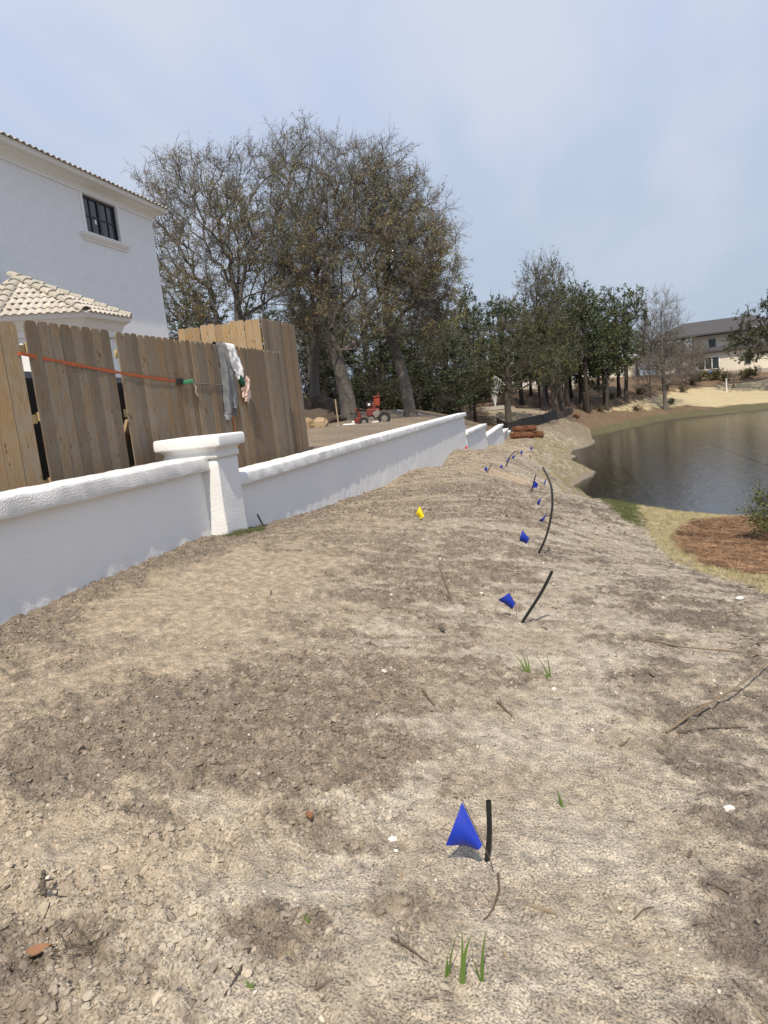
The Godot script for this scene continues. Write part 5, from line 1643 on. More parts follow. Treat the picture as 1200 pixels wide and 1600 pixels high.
# ---------------------------------------------------------------- things in the yard and by the silt fence
func make_yard_things() -> void:
	# red stand-on trencher
	var t := thing("trencher", on_ground(-8.35, -33.0, 0), "small red walk-behind trencher with black wheels standing on the dirt yard", "machine")
	t.rotation.y = 0.25
	var b := B.new()
	b.box(V(0.05, 0.62, 0), V(0.62, 0.34, 0.6), Basis.IDENTITY, 0.04)
	b.box(V(0.0, 0.9, 0.02), V(0.42, 0.3, 0.5), Basis(Vector3.BACK, 0.1), 0.05)
	part("engine_cover", b.mesh(), M.machine_red, t)
	b = B.new()
	b.box(V(0.28, 1.08, -0.05), V(0.3, 0.42, 0.44), Basis(Vector3.BACK, -0.12), 0.05)
	b.box(V(0.3, 1.33, -0.05), V(0.34, 0.06, 0.5), Basis.IDENTITY, 0.02)
	part("console", b.mesh(), M.machine_orange, t)
	b = B.new()
	b.box(V(-0.1, 1.0, 0.3), V(0.3, 0.2, 0.06), Basis.IDENTITY, 0.015)
	part("panel", b.mesh(), M.rubber, t)
	b = B.new()
	b.box(V(-0.1, 1.0, 0.335), V(0.1, 0.11, 0.012))
	part("decal", b.mesh(), M.white_plastic, t)
	b = B.new()
	b.tube(PackedVector3Array([V(0.34, 1.35, 0.2), V(0.42, 1.5, 0.2), V(0.42, 1.5, -0.3), V(0.34, 1.35, -0.3)]), PackedFloat32Array([0.022, 0.022, 0.022, 0.022]), 6)
	part("handlebar", b.mesh(), M.machine_red, t)
	b = B.new()
	b.box(V(0.12, 0.36, 0.0), V(0.66, 0.2, 0.5), Basis.IDENTITY, 0.03)
	b.box(V(0.22, 0.52, 0.3), V(0.34, 0.3, 0.14), Basis(Vector3.BACK, 0.5), 0.03)
	part("chassis", b.mesh(), M.machine_grey, t)
	for q: Array in [[0.55, 0.3, 0.38], [0.55, 0.3, -0.38], [-0.42, 0.22, 0.34], [-0.42, 0.22, -0.34]]:
		var wb := B.new()
		var rr: float = q[1]
		var bs := Basis(Vector3.RIGHT, PI / 2)
		wb.lathe([Vector2(rr * 0.5, -0.08), Vector2(rr * 0.9, -0.09), Vector2(rr, -0.06), Vector2(rr, 0.06), Vector2(rr * 0.9, 0.09), Vector2(rr * 0.5, 0.08)], V(q[0], rr, q[2]), 18, bs)
		var wh := part("wheel", wb.mesh(), M.rubber, t)
		var rb := B.new()
		rb.lathe([Vector2(0, -0.07), Vector2(rr * 0.5, -0.07), Vector2(rr * 0.52, 0.0), Vector2(rr * 0.5, 0.07), Vector2(0, 0.07)], V(q[0], rr, q[2]), 12, bs)
		part("rim", rb.mesh(), M.machine_grey, wh)
	b = B.new()   # trenching boom with chain, raised in front
	b.box(V(-0.62, 0.55, 0.1), V(0.16, 0.75, 0.12), Basis(Vector3.BACK, 0.35), 0.03)
	b.box(V(-0.72, 0.3, 0.1), V(0.3, 0.28, 0.22), Basis.IDENTITY, 0.04)
	part("boom", b.mesh(), M.machine_red, t)
	b = B.new()
	for k in 10: b.box(V(-0.52 - 0.035 * k, 1.25 - 0.1 * k, 0.12), V(0.07, 0.05, 0.16), Basis(Vector3.BACK, 0.3))
	b.tube(PackedVector3Array([V(-0.3, 0.8, 0.2), V(-0.42, 1.2, 0.22), V(-0.62, 1.32, 0.15), V(-0.6, 0.8, 0.15)]), PackedFloat32Array([0.018, 0.018, 0.018, 0.018]), 5)
	part("chain", b.mesh(), M.rubber, t)
	# white pipes lying about
	for q: Array in [[V(-7.4, 0, -36.4), V(-3.0, 0, -0.3), 0.06, "white plastic pipe lying right of the trencher, pointing at the leaning oak"], [V(-10.6, 0, -35.6), V(1.9, 0, -0.6), 0.055, "white plastic pipe lying left of the trencher by the stump blocks"], [V(-9.3, 0, -33.2), V(1.5, 0, 0.5), 0.075, "short thick white pipe in front of the trencher's boom"], [V(-9.6, 0, -44.5), V(4.0, 0, 0.2), 0.07, "long white pipe lying at the edge of the wood above the wall"]]:
		var a: Vector3 = q[0]
		var d: Vector3 = q[1]
		var pb := B.new()
		var p0 := on_ground(a.x, a.z, q[2] + 0.02)
		var p1 := on_ground(a.x + d.x, a.z + d.z, q[2] + 0.05)
		pb.rod(-(p1 - p0) * 0.5, (p1 - p0) * 0.5, q[2], q[2], 10)
		solo("plastic_pipe", pb.mesh(), M.white_plastic, q[3], "pipe", "", (p0 + p1) * 0.5)
	# blocks of cut timber
	var k := 0
	for q: Array in [[-11.9, -33.3, 0.34, 0.5, "sawn stump block, left of the two blocks on the dirt", M.pale_wood[1]], [-11.15, -33.5, 0.32, 0.42, "pale sawn stump block beside the darker block on the dirt", M.pale_wood[2]]]:
		var sb := B.new()
		sb.blob(V(0, q[2] * 0.8, 0), V(q[3], q[2], 0.36), noise(1.2, 90 + k, 2), 0.35, 7, 10)
		sb.box(V(0.05, q[2] * 0.75, 0.2), V(q[3] * 1.3, q[2] * 1.2, 0.3), Basis(Vector3.UP, 0.2), 0.05)
		solo("stump_block", sb.mesh(), q[5], q[4], "log", "cut stump blocks", on_ground(q[0], q[1], -0.02))
		k += 1
	for q: Array in [[-12.9, -34.2, 0.15], [-13.3, -33.8, 0.1], [-12.5, -33.1, 0.09], [-10.3, -33.6, 0.1]]:
		var rb := B.new()
		rb.blob(V(0, q[2] * 0.5, 0), V(q[2] * 1.5, q[2], q[2]), noise(1.5, 95 + k, 2), 0.4, 6, 9)
		solo("rubble_lump", rb.mesh(), M.concrete, "small pale lump of rubble beside the stump blocks", "rubble", "rubble beside the stump blocks", on_ground(q[0], q[1], -0.01))
		k += 1
	# earth mound under the oaks
	var mb := B.new()
	mb.col = Color(0.13, 0.10, 0.075)
	mb.blob(V(0, 0, 0), V(2.3, 1.5, 1.6), noise(1.3, 99, 4), 0.35, 16, 26)
	solo("earth_mound", mb.mesh(true), M.soil, "heap of dark earth beside the forked oak trunk", "earth heap", "", on_ground(-14.6, -43.6, -0.15))
	mb = B.new()
	mb.col = Color(0.15, 0.115, 0.085)
	mb.blob(V(0, 0, 0), V(3.0, 0.8, 1.5), noise(1.3, 100, 4), 0.4, 14, 26)
	solo("earth_mound", mb.mesh(true), M.soil, "low brown ridge of earth just right of the tall fence", "earth heap", "", on_ground(-14.6, -39.5, -0.1))
	var wbk := B.new()
	wbk.box(V(0, 0.75, 0), V(0.06, 1.5, 0.04), Basis(Vector3.BACK, 0.02))
	solo("survey_stake", wbk.mesh(), M.pale_wood[2], "pale wooden survey stake in the dirt before the forked oak", "stake", "", on_ground(-11.05, -36.2, -0.1))
	var gl := B.new()
	gl.tube(PackedVector3Array([V(0, 0, 0), V(0.05, 0.6, 0), V(-0.05, 1.2, 0.05), V(-0.12, 1.75, 0)]), PackedFloat32Array([0.03, 0.025, 0.02, 0.015]), 5)
	var sp := thing("sapling", on_ground(-12.0, -31.6, -0.05), "thin sapling with a green tag just right of the fence end", "sapling")
	part("stem", gl.mesh(), M.wire, sp)
	var gt := B.new()
	gt.box(V(-0.15, 1.75, 0), V(0.35, 0.16, 0.1), Basis(Vector3.BACK, 0.2), 0.03)
	part("tag", gt.mesh(), mat(Color(0.10, 0.28, 0.12), 0.6), sp)
	# black silt fence
	var line := [V(-5.2, 0, -67.5), V(-4.2, 0, -66.0), V(-2.8, 0, -66.6), V(-1.5, 0, -68.0), V(0.3, 0, -72.0), V(1.3, 0, -76.0), V(2.1, 0, -82.0)]
	var sf := thing("silt_fence", on_ground(-1.5, -68.0), "black fabric silt fence on wooden stakes bending around the sand plot", "fence")
	var o := Transform3D(Basis.IDENTITY, -sf.position)
	for i in line.size() - 1:
		var fb := B.new()
		for s in 8:
			var a: Vector3 = line[i].lerp(line[i + 1], s / 8.0)
			var c: Vector3 = line[i].lerp(line[i + 1], (s + 1) / 8.0)
			var ya := ground_y(a.x, a.z)
			var yc := ground_y(c.x, c.z)
			var sa := 0.09 * sin(PI * s / 8.0)
			var sc := 0.09 * sin(PI * (s + 1) / 8.0)
			var hgt := 0.95 if i < 4 else 0.75
			fb.quad_out(V(a.x + sa * 0.6, ya - 0.1, a.z), V(c.x + sc * 0.6, yc - 0.1, c.z), V(c.x, yc + hgt - sc, c.z), V(a.x, ya + hgt - sa, a.z), Vector3.BACK)
			fb.quad_out(V(a.x + sa * 0.6, ya - 0.1, a.z - 0.012), V(c.x + sc * 0.6, yc - 0.1, c.z - 0.012), V(c.x, yc + hgt - sc, c.z - 0.012), V(a.x, ya + hgt - sa, a.z - 0.012), Vector3.FORWARD)
		part("fabric", fb.mesh(true), M.black_sheet if i < 4 else mat(Color(0.05, 0.038, 0.03), 0.9), sf, o)
	for i in 22:
		var u := i / 21.0 * (line.size() - 1)
		var p: Vector3 = line[mini(int(u), line.size() - 2)].lerp(line[mini(int(u) + 1, line.size() - 1)], u - mini(int(u), line.size() - 2))
		var sb := B.new()
		sb.box(V(p.x, ground_y(p.x, p.z) + 0.55, p.z - 0.05), V(0.05, 1.3, 0.05), Basis(Vector3.BACK, rng.randf_range(-0.06, 0.06)))
		part("stake", sb.mesh(), M.wire, sf, o)
	# pine straw bales
	var sm := mat(Color(1, 1, 1), 0.95, true)
	var bz := noise(3.0, 110, 3)
	k = 0
	for q: Array in [[-3.05, -59.2, 0.0, 0.25, 0.75, "left bottom bale of the rust-brown pine straw heap at the wall's end"], [-2.2, -60.0, 0.0, -0.1, 0.8, "middle bottom bale of the rust-brown pine straw heap at the wall's end"], [-1.45, -61.2, 0.0, 0.3, 0.8, "right bottom bale of the rust-brown pine straw heap at the wall's end"], [-2.9, -60.2, 0.48, 0.9, 0.85, "top left bale of the rust-brown pine straw heap at the wall's end"], [-2.0, -61.0, 0.48, -0.5, 0.85, "top right bale of the rust-brown pine straw heap at the wall's end"]]:
		var sb := B.new()
		sb.col = Color(0.15, 0.062, 0.03) * rng.randf_range(0.85, 1.15)
		sb.box(V(0, 0.24, 0), V(q[4] * 1.1, 0.38, 0.46), Basis(Vector3.RIGHT, rng.randf_range(-0.1, 0.1)), 0.1)
		sb.blob(V(0, 0.25, 0), V(q[4] * 0.66, 0.29, 0.34), bz, 0.3, 10, 18, Vector3(k * 3, 0, 0))
		for s in 700:
			var d := rdir()
			var p := V(clampf(d.x * 1.5, -1, 1) * q[4] * 0.62, 0.25 + clampf(d.y * 1.5, -1, 1) * 0.23, clampf(d.z * 1.5, -1, 1) * 0.28)
			sb.col = Color(0.20, 0.085, 0.04) * rng.randf_range(0.6, 1.4)
			var e := rdir() * 0.2
			sb.tri(p, p + e, p + rdir() * 0.02)
		var o2 := solo("straw_bale", sb.mesh(), sm, q[5], "straw bale", "pine straw bales", on_ground(q[0], q[1], q[2] - 0.03))
		o2.rotation.y = q[3]
		k += 1
	var lo := B.new()
	lo.blob(V(0, 0.2, 0), V(0.35, 0.25, 0.3), bz, 0.3, 8, 12)
	lo.col = Color(0.15, 0.062, 0.03)
	solo("straw_bale", lo.mesh(), mat(Color(0.15, 0.062, 0.03), 0.95), "small lone brown straw bundle beyond the silt fence on the bank", "straw bale", "pine straw bales", on_ground(2.3, -77.5, -0.02))
	# wire fence line with stakes on the far slope
	k = 0
	for i in 9:
		var p := V(3.2 + i * 1.15, 0, -84.5 - i * 1.9)
		var sb := B.new()
		sb.box(V(0, 0.6, 0), V(0.07, 1.25, 0.07), Basis(Vector3.BACK, rng.randf_range(-0.05, 0.05)))
		solo("wooden_stake", sb.mesh(), M.wire, "%s wooden stake from the silt fence in the row climbing the far slope" % ["first", "second", "third", "fourth", "fifth", "sixth", "seventh", "eighth", "ninth"][i], "stake", "stakes on the far slope", on_ground(p.x, p.z, -0.1))

# ---------------------------------------------------------------- foreground
func marker(at: Vector3, q: Array, mt: Material, label: String, group: String, stake_top := -1) -> void:
	var t := thing("marker_flag", at, label, "flag", group)
	var w := B.new()
	var top: Vector3 = q[0]
	var low: Vector3 = q[3]
	w.tube(PackedVector3Array([V(0, -0.06, 0), low * 0.5, low, top * 1.03]), PackedFloat32Array([0.0019, 0.0019, 0.0019, 0.0019]), 5)
	part("wire", w.mesh(), M.wire, t)
	var f := B.new()
	var k := 8
	var g: Array[PackedVector3Array] = []
	for i in k + 1:
		var row := PackedVector3Array()
		for j in k + 1:
			var u := float(i) / k
			var v := float(j) / k
			var p: Vector3 = q[0].lerp(q[1], u).lerp(q[3].lerp(q[2], u), v)
			p.z += 0.018 * sin(u * 3.0 + 0.4) + 0.012 * sin(v * 4.0 + u * 2.0) * u + 0.002
			row.push_back(p)
		g.push_back(row)
	for i in k:
		for j in k:
			f.quad_out(g[i][j], g[i + 1][j], g[i + 1][j + 1], g[i][j + 1], Vector3.BACK)
	part("flag", f.mesh(true), mt, t)
func hose(at: Vector3, q: Array, r: float, label: String, called := "irrigation_pipe") -> void:
	var b := B.new()
	var c := Curve3D.new()
	for i in q.size():
		var h: Vector3 = (q[mini(i + 1, q.size() - 1)] - q[maxi(i - 1, 0)]) / 6.0
		c.add_point(q[i], -h, h)
	var pts := PackedVector3Array()
	var rad := PackedFloat32Array()
	var n := 22
	pts.push_back(q[0] - V(0, 0.08, 0))
	rad.push_back(r)
	for i in n + 1:
		pts.push_back(c.sample_baked(c.get_baked_length() * i / n, true))
		rad.push_back(r)
	b.tube(pts, rad, 10, false)
	var e := pts[pts.size() - 1]   # open mouth: wall thickness and dark bore
	var d := (e - pts[pts.size() - 2]).normalized()
	b.tube(PackedVector3Array([e - d * 0.05, e - d * 0.0005]), PackedFloat32Array([r * 0.8, r * 0.8]), 10, false)
	var ra := b.ring(e, d, r, 10)
	var rb := b.ring(e, d, r * 0.8, 10)
	for i in 10: b.quad_out(ra[i], ra[(i + 1) % 10], rb[(i + 1) % 10], rb[i], d)
	solo(called, b.mesh(), M.pipe, label, "pipe", "black pipe stubs", at)
func stick(pts: Array, r0: float, r1: float, col: Color, label: String, lift := 0.0) -> void:   # [x, z, height over ground]
	var b := B.new()
	b.col = Color(1, 1, 1)
	var o := on_ground(pts[0][0], pts[0][1])
	var c := Curve3D.new()
	for i in pts.size():
		var p := on_ground(pts[i][0], pts[i][1], pts[i][2]) - o
		var a: Array = pts[maxi(i - 1, 0)]
		var e: Array = pts[mini(i + 1, pts.size() - 1)]
		var h := (on_ground(e[0], e[1], e[2]) - on_ground(a[0], a[1], a[2])) / 6.0
		c.add_point(p, -h, h)
	var q := PackedVector3Array()
	var rad := PackedFloat32Array()
	var n := 16
	for i in n + 1:
		q.push_back(c.sample_baked(c.get_baked_length() * i / n) + rv(r0 * 0.35))
		rad.push_back(lerpf(r0, r1, float(i) / n) * rng.randf_range(0.85, 1.15))
	b.tube(q, rad, 6)
	for k in 2:   # broken side twigs
		var i := 4 + k * 6
		b.rod(q[i], q[i] + rdir() * r0 * 6.0 + V(0, r0 * 2.0, 0), r0 * 0.45, r0 * 0.2, 4)
	solo("stick", b.mesh(), mat(col, 0.9), label, "stick", "sticks on the bare ground", o)
func sprout(at: Vector3, blades: Array, label: String) -> void:   # each blade: [base x, base z, tip x, tip y, tip z, width]
	var t := thing("green_sprout", at, label, "sprout", "green sprouts")
	var m := mat(Color(0.10, 0.17, 0.032), 0.55)
	m.backlight_enabled = true
	m.backlight = Color(0.25, 0.3, 0.1)
	for q: Array in blades:
		var b := B.new()
		var p0 := V(q[0], -0.015, q[1])
		var p2 := V(q[2], q[3], q[4])
		var p1 := p0.lerp(p2, 0.5) + V(-(p2.x - p0.x) * 0.35, q[3] * 0.12, 0.0)
		var n := 9
		var prev: Array = []
		for i in n + 1:
			var f := float(i) / n
			var p := p0.lerp(p1, f).lerp(p1.lerp(p2, f), f)
			var w: float = q[5] * (1.0 - pow(f, 2.5)) * (0.7 + 0.3 * sin(PI * minf(f * 2.0, 1.0)))
			var s := V(cos(q[0] * 17.0), 0, sin(q[0] * 17.0) * 0.8) * w * 0.75
			var row := [p - s, p + V(0, -0.001, w * 0.25), p + s]
			if i > 0:
				for j in 2: b.quad_out(prev[j], prev[j + 1], row[j + 1], row[j], Vector3.BACK)
			prev = row
		part("blade", b.mesh(true), m, t)
func clod_mesh(seed_: int, sharp: float) -> ArrayMesh:
	var z := noise(0.9, seed_, 2)
	var b := B.new()
	var f := (1.0 + sqrt(5.0)) / 2.0
	var p := [V(-1, f, 0), V(1, f, 0), V(-1, -f, 0), V(1, -f, 0), V(0, -1, f), V(0, 1, f), V(0, -1, -f), V(0, 1, -f), V(f, 0, -1), V(f, 0, 1), V(-f, 0, -1), V(-f, 0, 1)]
	var fc := [[0, 11, 5], [0, 5, 1], [0, 1, 7], [0, 7, 10], [0, 10, 11], [1, 5, 9], [5, 11, 4], [11, 10, 2], [10, 7, 6], [7, 1, 8], [3, 9, 4], [3, 4, 2], [3, 2, 6], [3, 6, 8], [3, 8, 9], [4, 9, 5], [2, 4, 11], [6, 2, 10], [8, 6, 7], [9, 8, 1]]
	var r := RandomNumberGenerator.new()
	r.seed = seed_
	for i in 12: p[i] = (p[i] as Vector3).normalized() * (1.0 + r.randf_range(-sharp, sharp)) * V(1.0, 0.72, 0.9)
	var mids := {}
	for t: Array in fc:
		var q: Array[Vector3] = []
		for e in 3:
			var lo := mini(t[e], t[(e + 1) % 3])
			var hi := maxi(t[e], t[(e + 1) % 3])
			if not mids.has(lo * 20 + hi):
				var mp: Vector3 = (p[lo] + p[hi]) * 0.5
				mids[lo * 20 + hi] = mp * (1.08 + r.randf_range(-sharp, sharp) * 0.55)
			q.push_back(mids[lo * 20 + hi])
		for c: Array in [[p[t[0]], q[0], q[2]], [q[0], p[t[1]], q[1]], [q[2], q[1], p[t[2]]], [q[0], q[1], q[2]]]:
			b.tri_out(c[0], c[1], c[2], c[0] + c[1] + c[2])
	return b.mesh()

func make_foreground() -> void:
	# crumbs of soil
	for kind in 4:
		var tr: Array = []
		var cols: Array = []
		var want := 19000
		var guard := 0
		while tr.size() < want and guard < want * 12:
			guard += 1
			var near := rng.randf() < 0.62
			var x := rng.randf_range(-3.9, 1.7)
			var z := -rng.randf_range(1.1, 4.2) if near else -rng.randf_range(4.0, 11.0)
			var m := crumble(x, z)
			var lump := lumpy(x, z, m)
			if rng.randf() > lump * lump * 0.9 + 0.1: continue
			var s := 0.0022 * exp(absf(rng.randfn(0.0, 0.85)))
			if not near: s *= 1.4
			s = minf(s, 0.015)
			if lump < 0.3: s *= 0.55
			if x > -0.3: s *= 0.75
			tr.push_back(Transform3D(Basis.from_euler(V(rng.randf() * 0.6, rng.randf() * TAU, rng.randf() * 0.6)).scaled_local(V(rng.randf_range(0.8, 1.5), rng.randf_range(0.6, 1.0), rng.randf_range(0.7, 1.1)) * s), on_ground(x, z, s * 0.1)))
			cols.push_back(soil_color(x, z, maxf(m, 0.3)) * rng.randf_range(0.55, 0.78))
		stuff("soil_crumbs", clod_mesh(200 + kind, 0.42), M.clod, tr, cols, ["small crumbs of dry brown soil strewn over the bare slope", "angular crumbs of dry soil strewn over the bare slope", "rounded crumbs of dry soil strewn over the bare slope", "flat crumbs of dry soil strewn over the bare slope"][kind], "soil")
	# larger clods in the dug strip
	var tr: Array = []
	var cols: Array = []
	for i in 1500:
		var x := rng.randf_range(-3.85, -0.6)
		var z := -rng.randf_range(1.2, 9.5)
		var m := lumpy(x, z, crumble(x, z))
		if m < 0.6 + 0.35 * rng.randf() and x > -3.7: continue
		var s := rng.randf_range(0.012, 0.024) * (0.6 + 0.4 * rng.randf())
		tr.push_back(Transform3D(Basis.from_euler(V(rng.randf(), rng.randf() * TAU, rng.randf())).scaled_local(V(rng.randf_range(0.9, 1.6), 0.75, rng.randf_range(0.7, 1.2)) * s), on_ground(x, z, -s * 0.05)))
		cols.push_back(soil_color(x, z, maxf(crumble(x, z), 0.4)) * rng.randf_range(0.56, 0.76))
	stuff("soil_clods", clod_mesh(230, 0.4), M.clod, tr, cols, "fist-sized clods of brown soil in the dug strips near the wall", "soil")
	tr = []
	cols = []
	for i in 60000:
		if tr.size() >= 12000: break
		var z := -10.0 - 24.0 * pow(rng.randf(), 1.5)
		var x := rng.randf_range(-3.88, 0.9)
		var m := crumble(x, z)
		if rng.randf() > m * 0.8 + 0.12: continue
		var s := minf(0.006 * exp(absf(rng.randfn(0.0, 0.7))), 0.032)
		tr.push_back(Transform3D(Basis.from_euler(V(rng.randf(), rng.randf() * TAU, rng.randf())).scaled_local(V(1.3, 0.8, 1.0) * s), on_ground(x, z, s * 0.1)))
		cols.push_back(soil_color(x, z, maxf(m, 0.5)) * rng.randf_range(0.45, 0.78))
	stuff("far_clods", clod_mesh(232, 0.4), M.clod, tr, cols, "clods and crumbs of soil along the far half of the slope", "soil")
	# pale grit
	tr = []
	cols = []
	for i in 5200:
		var x := rng.randf_range(-2.6, 2.0)
		var z := -rng.randf_range(1.1, 9.0)
		if rng.randf() > 0.35 + 0.4 * z_mid.get_noise_2d(x + 7.0, z): continue
		var s := 0.0022 * exp(absf(rng.randfn(0.0, 0.6))) * (1.0 if z > -4.0 else 1.3)
		tr.push_back(Transform3D(Basis.from_euler(rv(3.0)).scaled(V(1, 1, 1) * s), on_ground(x, z, s * 0.4)))
		cols.push_back(Color(0.56, 0.51, 0.42) * rng.randf_range(0.7, 1.15))
	stuff("pale_grit", clod_mesh(240, 0.2), M.clod, tr, cols, "pale grit and shell bits scattered over the sandy ground", "grit")
	# chips, needles and bark litter
	var chip := B.new()
	chip.box(Vector3.ZERO, V(1.0, 0.06, 0.16), Basis(Vector3.BACK, 0.05))
	tr = []
	cols = []
	for i in 60000:
		if tr.size() > 15000: break
		var x := rng.randf_range(-2.8, 2.0)
		var z := -rng.randf_range(1.1, 12.0)
		var w := smoothstep(-1.6, 0.9, x) * clampf(0.35 + 1.1 * z_mid.get_noise_2d(x + 3.0, z - 9.0) + 0.5 * crumble(x, z), 0.02, 1.0) + 0.04
		if rng.randf() > w: continue
		var s := 0.006 * exp(absf(rng.randfn(0.0, 0.75))) * (1.0 if z > -4.5 else 1.4)
		tr.push_back(Transform3D(Basis.from_euler(V(rng.randf_range(-0.2, 0.2), rng.randf() * TAU, rng.randf_range(-0.2, 0.2))).scaled(V(1, 1, 1) * s), on_ground(x, z, 0.003)))
		cols.push_back([Color(0.13, 0.10, 0.075), Color(0.19, 0.15, 0.105), Color(0.27, 0.21, 0.14), Color(0.10, 0.082, 0.065)][rng.randi() % 4] * rng.randf_range(0.8, 1.25))
	stuff("wood_litter", chip.mesh(), M.clod, tr, cols, "dark wood chips and needle litter strewn over the right of the slope", "litter")
	print("crumbs ms ", Time.get_ticks_msec())
	# dormant lawn, pine straw and green grass
	var tuft := B.new()
	for k in 9:
		var a := V(rng.randf_range(-1, 1) * 0.035, 0, rng.randf_range(-1, 1) * 0.035)
		var d := V(rng.randf_range(-1, 1), 1.1, rng.randf_range(-1, 1)).normalized() * rng.randf_range(0.025, 0.055)
		var s := rdir() * 0.003
		tuft.tri(a - s, a + d, a + s)
	var tm := tuft.mesh()
	tr = []
	cols = []
	while tr.size() < 16000:
		var x := rng.randf_range(1.1, 6.5)
		var z := -rng.randf_range(4.5, 15.3)
		var p := Vector2(x, z)
		var q := p + Vector2(0.10 * z_small.get_noise_2d(x, z), 0.3 * z_mid.get_noise_2d(x, z))
		if not Geometry2D.is_point_in_polygon(q, tan_grass) or Geometry2D.is_point_in_polygon(q, straw_bed): continue
		tr.push_back(Transform3D(Basis(Vector3.UP, rng.randf() * TAU).scaled(V(1, rng.randf_range(0.6, 1.2), 1)), on_ground(x, z, -0.004)))
		cols.push_back([Color(0.47, 0.40, 0.22), Color(0.40, 0.335, 0.175), Color(0.53, 0.46, 0.28), Color(0.30, 0.29, 0.12)][rng.randi() % 4] * rng.randf_range(0.8, 1.2))
	stuff("dormant_grass", tm, M.clod, tr, cols, "straw-coloured dormant lawn at the right edge above the pond", "grass")
	var nd := B.new()
	for k in 9:
		var a := V(rng.randf_range(-1, 1) * 0.07, rng.randf_range(0.0, 0.02), rng.randf_range(-1, 1) * 0.07)
		var d := V(rng.randf_range(-1, 1), rng.randf_range(-0.12, 0.2), rng.randf_range(-1, 1)).normalized() * 0.09
		var s := V(-d.z, 0.02, d.x).normalized() * 0.0022
		nd.quad_out(a - d - s, a - d + s, a + d + s, a + d - s, Vector3.UP)
	var nm := nd.mesh()
	tr = []
	cols = []
	while tr.size() < 7500:
		var x := rng.randf_range(1.5, 5.8)
		var z := -rng.randf_range(7.5, 12.7)
		if not Geometry2D.is_point_in_polygon(Vector2(x, z) + rv2(0.12), straw_bed): continue
		tr.push_back(Transform3D(Basis(Vector3.UP, rng.randf() * TAU).scaled(V(1, 1.3, 1)), on_ground(x, z, 0.004)))
		cols.push_back([Color(0.25, 0.14, 0.075), Color(0.19, 0.105, 0.055), Color(0.35, 0.22, 0.125), Color(0.14, 0.08, 0.045)][rng.randi() % 4] * rng.randf_range(0.8, 1.2))
	stuff("pine_straw", nm, M.clod, tr, cols, "rust-brown pine straw bed around the shrub at the right edge", "mulch")
	tr = []
	cols = []
	while tr.size() < 2200:
		var x := rng.randf_range(0.6, 1.5)
		var z := -rng.randf_range(11.0, 17.0)
		if not Geometry2D.is_point_in_polygon(Vector2(x, z) + rv2(0.1), green_patch): continue
		if z_small.get_noise_2d(x * 0.7, z * 0.5) < -0.12: continue
		tr.push_back(Transform3D(Basis(Vector3.UP, rng.randf() * TAU).scaled(V(1.3, rng.randf_range(0.8, 1.7), 1.3)), on_ground(x, z, -0.004)))
		cols.push_back([Color(0.075, 0.11, 0.03), Color(0.11, 0.13, 0.045), Color(0.17, 0.16, 0.07)][rng.randi() % 3] * rng.randf_range(0.8, 1.2))
	stuff("green_grass", tm, M.clod, tr, cols, "patch of green grass where the bare slope meets the tan lawn", "grass")
	tr = []
	cols = []
	while tr.size() < 420:
		var x := -3.72 + absf(rng.randfn(0, 0.07))
		var z := -rng.randf_range(7.3, 8.3)
		if rng.randf() < 0.45:
			x = -3.70 + rng.randf_range(-0.02, 0.1)
			z = -7.75 + rng.randfn(0, 0.18)
		tr.push_back(Transform3D(Basis(Vector3.UP, rng.randf() * TAU).scaled(V(0.95, rng.randf_range(0.8, 1.8), 0.95)), on_ground(x, z, -0.004)))
		cols.push_back([Color(0.07, 0.10, 0.03), Color(0.10, 0.12, 0.04), Color(0.15, 0.14, 0.06)][rng.randi() % 3] * rng.randf_range(0.8, 1.2))
	stuff("wall_foot_weeds", tm, M.clod, tr, cols, "small green weeds growing at the foot of the white pillar", "weeds")
	tr = []
	cols = []
	while tr.size() < 6000:   # dry bank grass
		var x := rng.randf_range(-1.6, 2.4)
		var z := -rng.randf_range(19, 62)
		var h := ground_y(x, z)
		if h > -1.75 or h < -3.65 or z_mid.get_noise_2d(x, z * 0.5) < -0.05: continue
		tr.push_back(Transform3D(Basis(Vector3.UP, rng.randf() * TAU).scaled(V(2.4, rng.randf_range(1.2, 3.0), 2.4)), V(x, h - 0.01, z)))
		cols.push_back([Color(0.33, 0.28, 0.15), Color(0.26, 0.24, 0.11), Color(0.40, 0.34, 0.2)][rng.randi() % 3] * rng.randf_range(0.8, 1.2))
	stuff("bank_grass", tm, M.clod, tr, cols, "dry grass on the steep bank above the sandy pond edge", "grass")

	# marker flags
	var gb := "blue marker flags"
	marker(on_ground(-0.29, -2.21), [V(-0.105, 0.237, -0.05), V(-0.168, 0.102, 0), V(-0.066, 0.081, 0), V(-0.042, 0.104, -0.01)], M.blue, "largest blue marker flag, beside the upright black pipe in the foreground", gb)
	marker(on_ground(-0.36, -5.13), [V(-0.045, 0.208, 0), V(-0.129, 0.157, 0), V(-0.032, 0.075, 0), V(-0.005, 0.123, 0)], M.blue, "blue marker flag left of the leaning black pipe", gb)
	marker(on_ground(-0.37, -7.67), [V(-0.041, 0.237, 0), V(-0.080, 0.125, 0), V(-0.003, 0.079, 0), V(0.028, 0.141, 0)], M.blue, "blue marker flag left of the foot of the long arching pipe", gb)
	marker(on_ground(-0.23, -9.70), [V(0.061, 0.155, 0), V(-0.064, 0.057, 0), V(-0.015, 0.036, 0), V(0.023, 0.096, 0)], M.blue, "folded blue marker flag just inside the bow of the arching pipe", gb)
	marker(on_ground(-0.32, -11.63), [V(0.043, 0.176, 0), V(-0.039, 0.098, 0), V(-0.013, 0.038, 0), V(0.017, 0.104, 0)], M.blue, "narrow blue marker flag above the folded one, near the arching pipe", gb)
